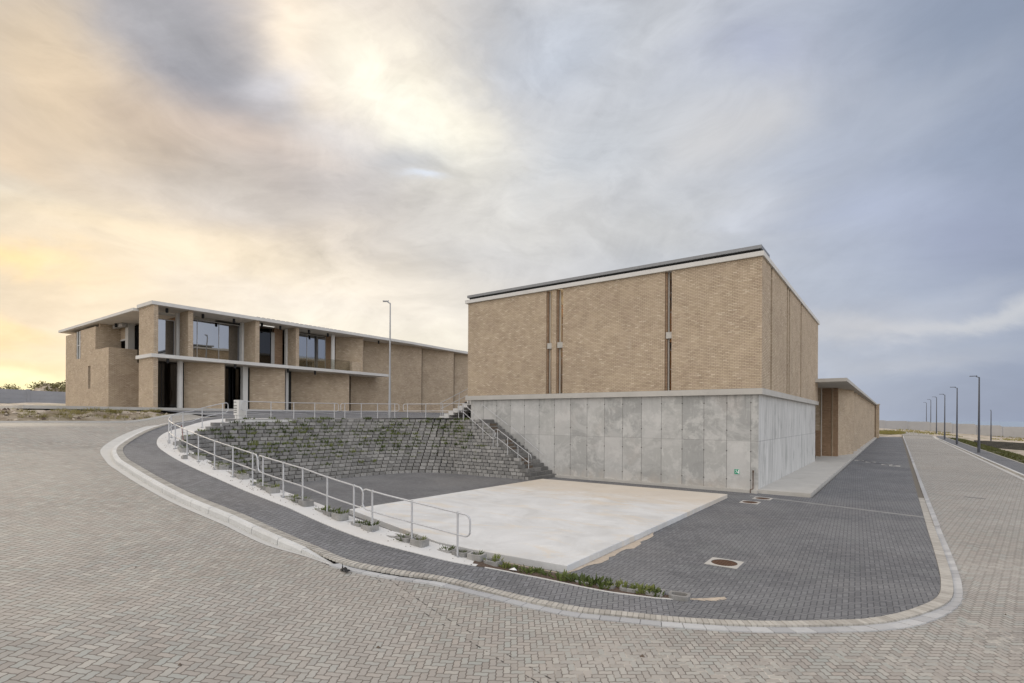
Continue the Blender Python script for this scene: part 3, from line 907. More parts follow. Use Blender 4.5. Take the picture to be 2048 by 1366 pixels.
def kerb_block_mat():
    m, p = mat("channel_block_concrete")
    pos, _ = geo()
    g = X.nt.nodes.new('ShaderNodeNewGeometry')
    w = X(g.outputs['Random Per Island'])
    n = noise(pos, 6, 5, 0.65)
    col = ramp(w, [(0, (.37, .37, .37)), (.5, (.43, .43, .425)), (1, (.51, .51, .50))])
    col = mixc(step(n, .45, .7)*.5, col, (.36, .36, .355))
    k = .9+n*.2
    setc(p, mixc(1.0, col, comb(k, k, k), 'MULTIPLY')); bump(p, n, .2, .005)
    return m
M['kerb_blocks'] = kerb_block_mat()
def island(name, stops, nz=0.25, sc=8, b=.3):
    m, p = mat(name)
    pos, _ = geo(); g = X.nt.nodes.new('ShaderNodeNewGeometry'); w = X(g.outputs['Random Per Island'])
    n = noise(pos, sc, 5, 0.65); k = 1.0+(n-0.5)*nz*2
    setc(p, mixc(1.0, ramp(w, stops), comb(k, k, k), 'MULTIPLY')); bump(p, noise(pos, sc*5, 4, .7), b, .005)
    return m
M['beige'] = island("beige_paver", [(0, (.35, .325, .285)), (.5, (.41, .385, .34)), (1, (.46, .435, .385))])
kerbs()

# ---- the right-hand side of the straight road
def right_side():
    def band(name, x0, x1, y0, y1, z, m, n=40):
        mb = MB(); vs = []; fs = []
        for i in range(n+1):
            y = y0+(y1-y0)*i/n
            vs += [(x0, y, G(x0, y)+z), (x1, y, G(x1, y)+z)]
        for i in range(n): fs.append((2*i, 2*i+1, 2*i+3, 2*i+2))
        mb.add(vs, fs); return tag(mb.build(name, m), kind='structure')
    band("roadside_gutter", 6.02, 6.32, 10, 139, 0.004, 'gutter')
    mb = MB()
    y = 10
    while y < 139:
        mb.box(6.33, 6.48, y, y+.985, -.3, -.17+.13); y += 1.0
    tag(mb.build("roadside_kerb", 'kerb'), kind='structure')
    band("roadside_pavement", 6.49, 8.0, 10, 139, 0.125, 'pav_dark')
    mb = MB(); mb.box(8.0, 8.1, 10, 139, -.3, -.17+.14); tag(mb.build("pavement_edging", 'concrete'), kind='structure')
    # planted verge falling away from the pavement
    mb = MB(); vs = []; fs = []
    rnd = random.Random(3); n = 130
    for i in range(n+1):
        y = 12+(132-12)*i/n
        for k, (xx, zz) in enumerate(((8.1, -.05), (8.8, 0.02), (9.7, -.12), (10.7, -.42))):
            vs.append((xx+rnd.uniform(-.12, .12)*(k > 0), y, zz+rnd.uniform(-.03, .03)))
    for i in range(n):
        for k in range(3): fs.append((i*4+k, i*4+k+1, i*4+5+k, i*4+4+k))
    mb.add(vs, fs); tag(mb.build("verge", 'verge'), kind='structure')
    mb = MB(); rnd = random.Random(5)
    for i in range(15000):
        y = 34+(132-34)*rnd.random()**1.5; x = rnd.uniform(8.15, 10.8)
        if math.sin(y*.9)+math.sin(x*3+y*.4) < -1.1: continue
        z = -.05-max(0, x-9)*.2; h = rnd.uniform(.05, .2); a = rnd.uniform(0, 6.3); w = .035+y*.0008
        dx, dy = math.cos(a)*w, math.sin(a)*w; lx, ly = rnd.uniform(-.1, .1), rnd.uniform(-.1, .1)
        mb.add([(x-dx, y-dy, z), (x+dx, y+dy, z), (x+lx, y+ly, z+h)], [(0, 1, 2)])
    tag(mb.build("verge_groundcover", 'grass'), "low dark green ground cover on the verge beside the lamp row", "ground cover", kind='stuff')
    # dry grass at the end of the lot
    mb = MB(); rnd = random.Random(9)
    for i in range(5000):
        a = rnd.uniform(0, 6.3); r = rnd.random()**.5
        x = -1.5+3.2*r*math.cos(a); y = 147+5.5*r*math.sin(a); z = G(x, y)-.02; h = rnd.uniform(.08, .3); q = rnd.uniform(0, 6.3)
        mb.add([(x-.1*math.cos(q), y-.1*math.sin(q), z), (x+.1*math.cos(q), y+.1*math.sin(q), z), (x+rnd.uniform(-.1, .1), y, z+h)], [(0, 1, 2)])
    for i in range(5000):
        x = rnd.uniform(-8, 40); y = rnd.uniform(144, 164)
        if math.sin(x*.35)+math.sin(y*.5+x*.2) < .2: continue
        z = G(x, y)-.05; h = rnd.uniform(.08, .35); q = rnd.uniform(0, 6.3)
        mb.add([(x-.15*math.cos(q), y-.15*math.sin(q), z), (x+.15*math.cos(q), y+.15*math.sin(q), z), (x+rnd.uniform(-.1, .1), y, z+h)], [(0, 1, 2)])
    tag(mb.build("dry_grass", 'leaf_y'), "yellowed dry grass where the road bends beyond the long brick wing", "grass", kind='stuff')
right_side()

# ------------------------------------------------------------------ the hall
def hall():
    H = empty("brick_hall", (-14.2, 37.8, COURT), "tall buff brick hall standing on a grey concrete plinth in front of the sunken court", "building")
    mb = MB(); mb.box(-23.1, -5.27, 27.05, 48.6, COURT-.3, 4.5); mb.build("plinth", 'plinth', H)
    mb = MB()
    mb.box(-23.42, -5.07, 26.85, 48.9, 4.5, 4.785); mb.build("ledge", 'concrete', H)
    t = .42; z0, z1 = 4.785, 10.97
    slots = [(-17.07, -16.68), (-16.37, -15.92), (-9.78, -9.41)]
    xs = [-23.25]+[q for s in slots for q in s]+[-5.12]
    mb = MB()
    for a, b in zip(xs[::2], xs[1::2]): mb.box(a, b, 26.9, 26.9+t, z0, z1)
    ys = [27.32, 29.0, 29.41, 33.83, 34.19, 34.55, 34.92, 39.16, 39.62, 48.71]
    for a, b in zip(ys[::2], ys[1::2]): mb.box(-5.12-t, -5.12, a, b, z0, z1)
    mb.box(-23.25, -23.25+t, 26.9+t, 37.5, z0, z1); mb.box(-23.25, -23.25+t, 39.3, 48.71, z0, z1); mb.box(-23.25, -23.25+t, 37.5, 39.3, z0, 7.3); mb.box(-23.25, -23.25+t, 37.5, 39.3, 10.4, z1); mb.box(-23.25+t, -5.12-t, 48.3, 48.71, z0, z1)
    mb.build("brick_wall", 'brick', H)
    # tall slot windows with a cast block across the middle
    for (a, b) in slots:
        w = MB(); y = 26.9+.36
        w.box(a+.002, a+.06, y, y+.05, z0, z1); w.box(b-.05, b-.002, y, y+.05, z0, z1)
        for zz in (5.9, 6.9, 8.9, 9.9): w.box(a+.06, b-.05, y+.005, y+.045, zz, zz+.035)
        wf = w.build("window", 'frame', H)
        g = MB(); g.box(a+.05, b-.04, y+.02, y+.03, z0, z1); g.build("pane", 'glass_c', wf)
        k = MB(); k.box(a+.05, b-.002, 26.96, 27.3, 7.5, 7.83); k.build("cast_block", 'concrete', H)
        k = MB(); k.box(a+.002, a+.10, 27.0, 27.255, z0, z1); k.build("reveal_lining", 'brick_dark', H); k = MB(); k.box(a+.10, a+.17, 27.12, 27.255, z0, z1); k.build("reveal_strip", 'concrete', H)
    for (a, b) in ((29.0, 29.41), (33.83, 34.19), (34.55, 34.92), (39.16, 39.62)):
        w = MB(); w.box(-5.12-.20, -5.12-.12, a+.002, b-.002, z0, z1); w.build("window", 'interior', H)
    # inside: floor, timber lining, far openings
    mb = MB(); mb.box(-22.8, -5.6, 27.4, 48.2, 4.79, 4.83); mb.box(-22.8, -5.6, 45, 45.2, 4.84, 7.0)
    mb.build("inner_floor", 'ply', H)
    mb = MB()
    for k in range(9): mb.box(-22.6+k*2.1, -22.3+k*2.1, 28.3, 44.8, 10.2, 10.9)
    mb.box(-22.7, -5.7, 33.0, 33.25, 8.2, 10.9)
    for xx in (-19.6, -17.9, -13.0, -10.8): mb.box(xx, xx+1.1, 32.6, 32.85, 4.84, 8.1)
    mb.build("roof_timber", 'wood', H)
    for bx in ((-14.2, -12.9, 30.5, 30.7, 4.84, 7.2), (-18.2, -16.9, 31.0, 31.2, 4.84, 8.0), (-11.4, -10.2, 30.2, 30.4, 4.84, 7.3)):
        mb = MB(); mb.box(*bx); mb.build("lining_board", 'ply', H)
    # roof
    mb = MB(); mb.box(-23.42, -5.03, 26.76, 49.0, 10.97, 11.19); mb.build("roof_slab", 'concrete_lt', H)
    mb = MB(); mb.box(-23.2, -5.22, 26.98, 28.6, 11.19, 11.34); mb.build("roof_gap_shade", 'dark', H)  # solid near-black filler, painted as the shade under the cap
    mb = MB(); mb.box(-23.28, -5.14, 26.82, 28.8, 11.34, 11.50); mb.build("roof_cap", 'flash', H)
    # footing curb along the base
    mb = MB(); mb.box(-17.3, -5.27, 26.78, 27.05, -.3, -.03); mb.build("footing_kerb", 'concrete', H)
    pl = bpy.data.lights.new("hall_lamp_light", 'POINT'); pl.energy = 450; pl.color = (1.0, .74, .45); pl.shadow_soft_size = .3
    po = bpy.data.objects.new("hall_lamp_light", pl); C.objects.link(po); po.location = (-15.2, 29.6, 8.9)
    l = empty("pendant_lamp", (-16.75, 29.0, 9.6), "small glowing warm lamp inside the left slot window of the hall", "lamp")
    mb = MB(); mb.tube([(-16.93, 28.2, 9.20), (-16.93, 28.2, 9.28)], .045, 10); mb.build("bulb", 'lampglow', l)
    mb = MB(); mb.tube([(-16.93, 28.2, 9.28), (-16.93, 28.2, 9.34)], .05, 10); mb.tube([(-16.93, 28.2, 9.34), (-16.93, 28.2, 10.9)], .008, 6); mb.build("cord", 'dark', l)
hall()

def platform_right():
    P = MB()
    P.prism([(-5.27, 27.0), (-3.1, 27.0), (-3.1, 55.0), (-3.1, 128.5), (-5.6, 128.5), (-5.6, 48.65), (-5.27, 48.65)], -.29, 0.0)
    P.prism([(-5.27, 48.65), (-5.6, 48.65), (-5.6, 128), (-14, 128), (-14, 49.1), (-5.27, 49.1)], -.29, -.004)
    o = P.build("loading_platform", 'concrete'); tag(o, "long pale concrete loading platform along the right side of the hall", "platform")
platform_right()

def wing():
    Wg = empty("brick_wing", (-4.2, 90, 0), "low long buff brick wing with an overhanging concrete roof behind the hall", "building")
    mb = MB(); z1 = 6.24
    mb.wall((-14, 55.6), (-5.52, 55.6), .3, 0, z1)       # end wall facing the camera
    mb.build("end_wall", 'brick', Wg)
    d = MB(); d.box(-6.1, -5.57, 55.5, 55.595, .0, 2.35); d.build("door", 'brick_dark', Wg)
    f = MB(); f.box(-5.57, -5.52, 55.52, 55.62, 0, z1); f.build("door_frame", 'concrete', Wg)
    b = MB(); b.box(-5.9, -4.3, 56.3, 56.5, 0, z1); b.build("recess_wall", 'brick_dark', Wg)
    n = 11; y = 56.2; L = (124.5-56.2)/n
    for i in range(n):
        m = MB(); a = (-4.72 if i == 0 else -4.1, y); c = (-3.42, y+L-.4)
        m.prism([a, c, (c[0]-.05, c[1]+.36), (a[0]-.4, a[1]+.36)], 0, z1)
        m.build("angled_wall", 'brick', Wg); y += L
    m = MB(); m.box(-4.9, -4.6, 56.6, 124, 0, z1); m.build("rear_lining", 'interior', Wg)
    m = MB(); m.box(-4.6, -3.3, 124.6, 125.0, 0, 6.3); m.build("end_fin", 'brick_dark', Wg)
    m = MB(); m.box(-3.28, -2.75, 124.4, 127.6, -.1, 6.38); m.build("end_pier", 'brick', Wg)
    m = MB(); m.box(-3.38, -2.62, 124.3, 127.8, 6.38, 6.52); m.build("pier_cap", 'concrete', Wg)
    m = MB(); m.box(-14, -3.03, 47.0, 124.2, 6.24, 6.50); m.build("roof_slab", 'concrete', Wg)
wing()

# ------------------------------------------------------------------ the long left building
def left_building():
    zp = 3.91
    B = empty("brick_academic_building", (-48, 30, zp), "long two storey buff brick building with angled walls and thin concrete roofs", "building")
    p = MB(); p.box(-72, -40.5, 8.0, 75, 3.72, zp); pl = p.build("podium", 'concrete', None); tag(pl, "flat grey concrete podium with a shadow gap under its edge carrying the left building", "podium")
    q = MB(); q.box(-71.8, -40.85, 8.3, 74.8, 2.6, 3.72); q.build("podium_shade_base", 'interior', pl, )  # recessed base, near-black to paint the shadow under the podium edge
    r1, sf = 11.20, 10.96
    # lower oblique walls
    def w(name, a, b, z0, z1, t=.3, m='brick'):
        k = MB(); k.wall(a, b, t, z0, z1); return k.build(name, m, B)
    w("lower_wall", (-42.69, 17.35), (-41.16, 19.53), zp, 7.34)
    w("lower_wall", (-42.42, 22.12), (-41.16, 24.43), zp, 7.34)
    w("lower_wall", (-43.5, 25.95), (-41.43, 31.03), zp, 7.34)
    # full height walls
    w("tall_wall", (-43.1, 32.45), (-41.74, 40.64), zp, sf, .35)
    w("tall_wall", (-42.44, 41.41), (-41.53, 45.55), zp, sf, .35)
    w("tall_wall", (-42.37, 46.58), (-41.45, 50.5), zp, sf, .35)
    w("tall_wall", (-42.3, 51.5), (-41.45, 56.5), zp, sf, .35)
    k = MB(); k.box(-43.6, -41.05, 14.77, 15.04, zp, sf); k.build("end_pier", 'brick', B)
    for (a, b, c, d) in ((-42.7, -41.3, 17.05, 17.38), (-42.9, -41.12, 21.9, 22.22), (-42.6, -41.35, 25.52, 25.82)):
        k = MB(); k.box(a, b, c, d, 7.61, sf); k.build("upper_fin", 'brick', B)
    w("upper_wall", (-43.17, 30.74), (-41.25, 32.4), 7.61, sf, .3)
    k = MB(); k.box(-41.95, -41.35, 31.3, 32.3, 7.61, 8.55); k.build("parapet_panel", 'brick', B)
    # rear walls, columns and glazing of the upper storey
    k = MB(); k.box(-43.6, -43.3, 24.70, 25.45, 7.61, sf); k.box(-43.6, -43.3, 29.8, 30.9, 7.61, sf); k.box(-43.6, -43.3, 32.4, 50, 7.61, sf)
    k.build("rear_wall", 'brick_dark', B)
    for bx in ((-43.2, -42.98, 16.95, 17.3, 7.61, sf), (-43.25, -42.95, 21.75, 22.1, 7.61, sf), (-42.9, -42.62, 25.40, 25.75, 7.61, sf), (-42.5, -42.1, 21.42, 21.82, zp, 7.34), (-42.35, -42.1, 25.08, 25.32, zp, 7.34)):
        k = MB(); k.box(*bx); k.build("column", 'concrete_lt', B)
    for a in ((-42.0, 29.63, 7.61, sf, .17), (-42.2, 16.88, zp, 7.34, .19)):
        k = MB(); k.tube([(a[0], a[1], a[2]), (a[0], a[1], a[3])], a[4], 16); k.build("column", 'concrete_lt', B)
    def glaz(y0, y1, mull, mat_, z0, z1, x=-43.3):
        f = MB()
        f.box(x-.03, x+.03, y0, y0+.05, z0, z1); f.box(x-.03, x+.03, y1-.05, y1, z0, z1); f.box(x-.03, x+.03, y0+.05, y1-.05, z1-.06, z1)
        for y in mull: f.box(x-.028, x+.028, y-.02, y+.02, z0, z1-.06)
        o = f.build("window", 'frame' if mat_ == 'glass' else 'dark', B)
        g = MB(); g.box(x-.008, x+.004, y0+.05, y1-.05, z0, z1-.06); g.build("pane", mat_, o)
    glaz(15.1, 16.93, [], 'glass', 7.61, 10.4, -43.25)
    glaz(17.35, 21.75, [18.5, 20.1], 'glass', 7.61, 10.75)
    glaz(22.2, 24.4, [23.3], 'glass_d', 7.61, 10.55)
    glaz(25.8, 29.75, [27.8, 28.84], 'glass', 7.61, 10.85)
    k = MB(); k.box(-43.34, -43.24, 24.40, 24.70, 7.61, 10.55); k.build("door_jamb", 'frame', B)
    glaz(15.1, 17.6, [16.1], 'glass_d', zp, 7.33)
    glaz(19.9, 22.5, [21.2], 'glass_d', zp, 7.33)
    glaz(31.0, 33.2, [], 'glass_d', zp, 7.33, -43.6)
    k = MB(); k.box(-43.5, -43.3, 24.6, 26.3, zp, 7.33); k.build("rear_wall", 'interior', B)
    # interior depth: floors, dark back wall and a few rooms
    k = MB(); k.box(-52, -43.7, 17.5, 60, 7.3, 7.6); k.box(-52.5, -52.3, 17.5, 60, zp, 10.95); k.box(-48, -43.7, 24.5, 24.7, zp, 10.95); k.box(-51.8, -43.7, 33.3, 33.5, zp, 10.95)
    k.build("interior_shell", 'interior', B)
    # handrail of the upper gallery
    k = MB(); k.box(-41.62, -41.60, 25.9, 31.2, 7.61, 8.6); k.build("glass_balustrade", 'glass_c', B)
    # canopy between the storeys
    k = MB(); k.prism([(-40.93, 14.6), (-40.66, 35.1), (-43.2, 35.1), (-43.7, 14.6)], 7.36, 7.60); k.build("canopy_slab", 'concrete_lt', B)
    # roofs
    k = MB(); k.prism([(-40.97, 14.62), (-40.7, 38), (-41.3, 47), (-41.3, 75), (-60, 75), (-60, 20), (-43.6, 20), (-43.6, 14.62)], sf, r1); k.build("roof_slab", 'concrete_lt', B)
    k = MB(); k.prism([(-43.62, 14.4), (-43.62, 19.98), (-61.0, 19.98), (-61.0, 14.4)], 10.78, 10.98); k.build("roof_slab", 'concrete_lt', B)
    k = MB(); k.prism([(-41.1, 14.75), (-41.0, 38), (-41.5, 47), (-41.5, 75), (-59.8, 75), (-59.8, 20.1), (-43.5, 20.1), (-43.5, 14.75)], sf-.012, sf); k.build("soffit", 'soffit', B)
    k = MB(); k.prism([(-43.75, 14.5), (-43.75, 19.9), (-60.9, 19.9), (-60.9, 14.5)], 10.768, 10.78); k.build("soffit", 'soffit', B)
    k = MB(); k.prism([(-41.05, 14.75), (-40.8, 35.0), (-43.2, 35.0), (-43.6, 14.75)], 7.348, 7.36); k.build("canopy_soffit", 'soffit', B)
    k = MB(); y = 22.0
    while y < 38: k.box(-46, -41.1, y, y+.27, r1+.005, r1+.07); y += .42
    while y < 62: k.box(-46, -41.55, y, y+.27, r1+.005, r1+.07); y += .42
    k.build("roof_sheeting", 'sheet', B)
    # left end: solid block with balcony
    k = MB(); t = .3
    def seg(x0, x1, z0, z1): k.box(x0, x1, 14.6, 14.9, z0, z1)
    seg(-59.6, -56.83, zp, 10.4); seg(-56.83, -55.63, zp, 8.15); seg(-55.63, -53.72, zp, 10.5); seg(-53.72, -53.12, zp, 5.55); seg(-53.72, -53.12, 7.4, 10.5); seg(-53.12, -52.0, zp, 10.5); seg(-52.0, -49.02, zp, 8.62)
    k.box(-59.6, -59.3, 14.9, 26, zp, 10.4)
    k.box(-52.3, -52.0, 14.9, 17.0, 7.6, 10.77)
    k.build("end_block_wall", 'brick', B)
    k = MB(); k.box(-49.32, -49.02, 14.9, 20.5, zp, 8.62); k.build("balcony_wall", 'brick', B)
    f = MB(); f.box(-56.83, -56.74, 14.66, 14.8, 8.15, 10.5); f.box(-55.72, -55.63, 14.66, 14.8, 8.15, 10.5); f.box(-56.2, -56.08, 14.66, 14.8, 8.15, 10.5); f.box(-56.74, -55.72, 14.70, 14.76, 9.3, 9.36)
    fo = f.build("window", 'concrete_wh', B)
    g = MB(); g.box(-56.74, -55.72, 14.72, 14.74, 8.15, 10.5); g.build("pane", 'glass_c', fo)
    f = MB(); f.box(-53.70, -53.14, 14.80, 14.86, 5.55, 7.4); f.build("slit_window", 'interior', B)
    # behind the balcony
    k = MB(); k.box(-51.98, -50.35, 16.3, 16.5, 9.62, 10.77); k.build("balcony_rear_wall", 'brick', B)
    k = MB(); k.box(-51.98, -50.6, 16.34, 16.4, 7.6, 9.5); k.build("balcony_window", 'glass_d', B)
    k = MB(); k.box(-51.98, -50.35, 16.28, 16.5, 9.5, 9.62); k.box(-50.6, -50.45, 16.3, 16.45, 7.6, 9.5); k.build("balcony_frame", 'concrete_lt', B)
    k = MB(); k.box(-50.35, -49.75, 16.1, 16.6, 7.6, 10.77); k.build("balcony_column", 'concrete', B)
    k = MB(); k.box(-49.6, -47.6, 16.5, 16.56, 7.6, 10.6); k.build("balcony_door", 'glass_d', B)
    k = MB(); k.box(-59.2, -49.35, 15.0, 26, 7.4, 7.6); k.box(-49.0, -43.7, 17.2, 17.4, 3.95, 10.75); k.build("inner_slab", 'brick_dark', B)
    k = MB(); k.box(-51.9, -49.8, 15.7, 16.0, 10.45, 10.72); k.build("vent_duct", 'frame', B)
    # light batten
    lb = empty("batten_light", (-42.4, 23.3, 10.9), "thin pale strip light on the soffit above the gallery door", "ceiling light")
    k = MB(); k.box(-42.45, -42.3, 22.5, 24.2, 10.88, 10.955); k.build("housing", 'whitep', lb)
    k = MB(); k.box(-42.44, -42.31, 22.55, 24.15, 10.86, 10.879); k.build("diffuser", 'tubeglow', lb)
    return B
left_building()

def downlights():
    def one(x, y, z, label):
        m = MB(); n = 12
        m.tube([(x, y, z), (x, y, z-.3)], .09, n); m.tube([(x, y, z-.295), (x, y, z-.33)], .07, n)
        return m
    spots = [((-41.72, 15.83, 10.96), "in the first bay right of the end pier"), ((-41.83, 18.27, 10.96), "over the left half of the second bay"), ((-41.84, 20.56, 10.96), "over the right half of the second bay"),
             ((-41.72, 22.74, 10.96), "left of the strip light"), ((-41.8, 24.38, 10.96), "right of the strip light"), ((-41.63, 26.93, 10.96), "over the last glazed bay"), ((-41.87, 29.0, 10.96), "just left of the round upper column"),
             ((-41.6, 34.6, 10.96), "over the first tall angled wall"), ((-50.8, 15.6, 10.78), "over the balcony near the dark recess"), ((-48.6, 16.7, 10.78), "over the balcony nearest the end pier")]
    for i, (p, t) in enumerate(spots):
        o = one(p[0], p[1], p[2], t).build("soffit_downlight", 'dark', loc=p)
        tag(o, "small black downlight under the roof "+t, "downlight", "downlights under the upper soffit")
    low = [((-41.2, 15.7, 7.36), "left of the first round column"), ((-41.1, 20.3, 7.36), "over the dark opening behind the kiosk"), ((-41.25, 24.75, 7.36), "beside the flat concrete column"), ((-41.1, 27.2, 7.36), "over the middle of the widest lower wall")]
    for p, t in low:
        o = one(p[0], p[1], p[2], t).build("canopy_downlight", 'dark', loc=p)
        tag(o, "small black downlight under the canopy "+t, "downlight", "downlights under the canopy")
downlights()

# white precast stair climbing to the hall's left side
def white_stair():
    S = empty("precast_stair", (-25, 28.7, 3.25), "white precast stair rising to the left side of the hall", "staircase")
    mb = MB(); n = 8; x0 = -26.9; run = .44; rise = (4.7-3.28)/n
    for i in range(n):
        mb.box(x0+i*run, x0+(i+1)*run+.02, 28.0, 29.6, 3.28+i*rise-.12 if i > 1 else 3.2, 3.28+(i+1)*rise)
    mb.box(x0+n*run+.02, -23.44, 28.0, 29.6, 4.5, 4.72)
    mb.build("flight", 'concrete_wh', S)
    m = MB(); m.prism([(-27.2, 27.85), (-23.3, 27.85), (-23.3, 29.8), (-27.2, 29.8)], 3.1, 3.27); m.build("landing_slab", 'concrete_wh', S)
    m = MB(); m.box(-25.9, -23.3, 29.6, 29.7, 3.28, 4.5); m.build("painted_shade_sheet", 'interior', S)  # near-black sheet painted as the shade in the opening under the flight
    h = MB()
    for z in (.5, .95): h.tube([(x0, 28.1, 3.45+z), (x0+n*run, 28.1, 4.75+z)], .02, 6)
    for i in (0, 4, 8): h.tube([(x0+i*run+.05, 28.1, 3.28+i*rise), (x0+i*run+.05, 28.1, 3.45+.95+i*rise)], .018, 6)
    h.build("handrail", 'steel', S)
white_stair()

# ------------------------------------------------------------------ terraced block retaining wall
def block_mesh():
    """hollow plant block, front towards -y, origin at base centre of the front face"""
    mb = MB(); W, D, Hh = .396, .32, .172
    out = []
    for (x, y) in ((-W/2+.07, D), (-W/2+.02, D-.03), (-W/2, D-.09), (-W/2, .06), (-W/2+.006, .028), (-W/2+.022, .008), (-W/2+.05, 0), (W/2-.05, 0), (W/2-.022, .008), (W/2-.006, .028), (W/2, .06), (W/2, D-.09), (W/2-.02, D-.03), (W/2-.07, D)): out.append((x, y))
    hole = []
    for k in range(12):
        a = 2*math.pi*k/12; hole.append((math.copysign(abs(math.cos(a))**.7, math.cos(a))*.150, .15+math.copysign(abs(math.sin(a))**.8, math.sin(a))*.105))
    n = len(out); vs = [(x, y, 0) for x, y in out]+[(x, y, Hh) for x, y in out]
    fs = [(i, (i+1) % n, n+(i+1) % n, n+i) for i in range(n)]
    o = len(vs); vs += [(x, y, Hh) for x, y in hole]; o2 = len(vs); vs += [(x, y, Hh-.07) for x, y in hole]
    bm_ring = []
    # bridge the top ring by nearest angles
    import math as _m
    def ang(p): return _m.atan2(p[1]-.15, p[0])
    A = sorted(range(n), key=lambda i: ang(out[i])); Bh = sorted(range(12), key=lambda i: ang(hole[i]))
    i = j = 0; ca = cb = 0
    while ca < n or cb < 12:
        ai, an = A[i % n], A[(i+1) % n]; bi, bn = Bh[j % 12], Bh[(j+1) % 12]
        ta = ang(out[an])+(2*_m.pi if i+1 >= n else 0); tb = ang(hole[bn])+(2*_m.pi if j+1 >= 12 else 0)
        if cb >= 12 or (ca < n and ta <= tb): fs.append((n+ai, n+an, o+bi)); i += 1; ca += 1
        else: fs.append((n+ai, o+bn, o+bi)); j += 1; cb += 1
    k0 = len(fs)
    fs += [(o+i, o2+i, o2+(i+1) % 12, o+(i+1) % 12) for i in range(12)]
    mb.add(vs, fs, 0); mb.add([vs[o2+i] for i in range(12)], [tuple(range(12))], 1)
    return mb
BLK = block_mesh()

def blk_into(mb, p, yaw, z, sx=1.0):
    c, s = math.cos(yaw), math.sin(yaw); o = len(mb.v)
    for (x, y, zz) in BLK.v:
        x *= sx
        mb.v.append((p.x+x*c-y*s, p.y+x*s+y*c, z+zz))
    mb.f += [tuple(i+o for i in f) for f in BLK.f]; mb.m += BLK.m

def setback(x, y):
    if y < 13.5: return .17+.02*min(1, max(0, (-x-20)/4))
    if x < -24.0: return .19
    return max(.075, .19-(x+24.0)*.06)

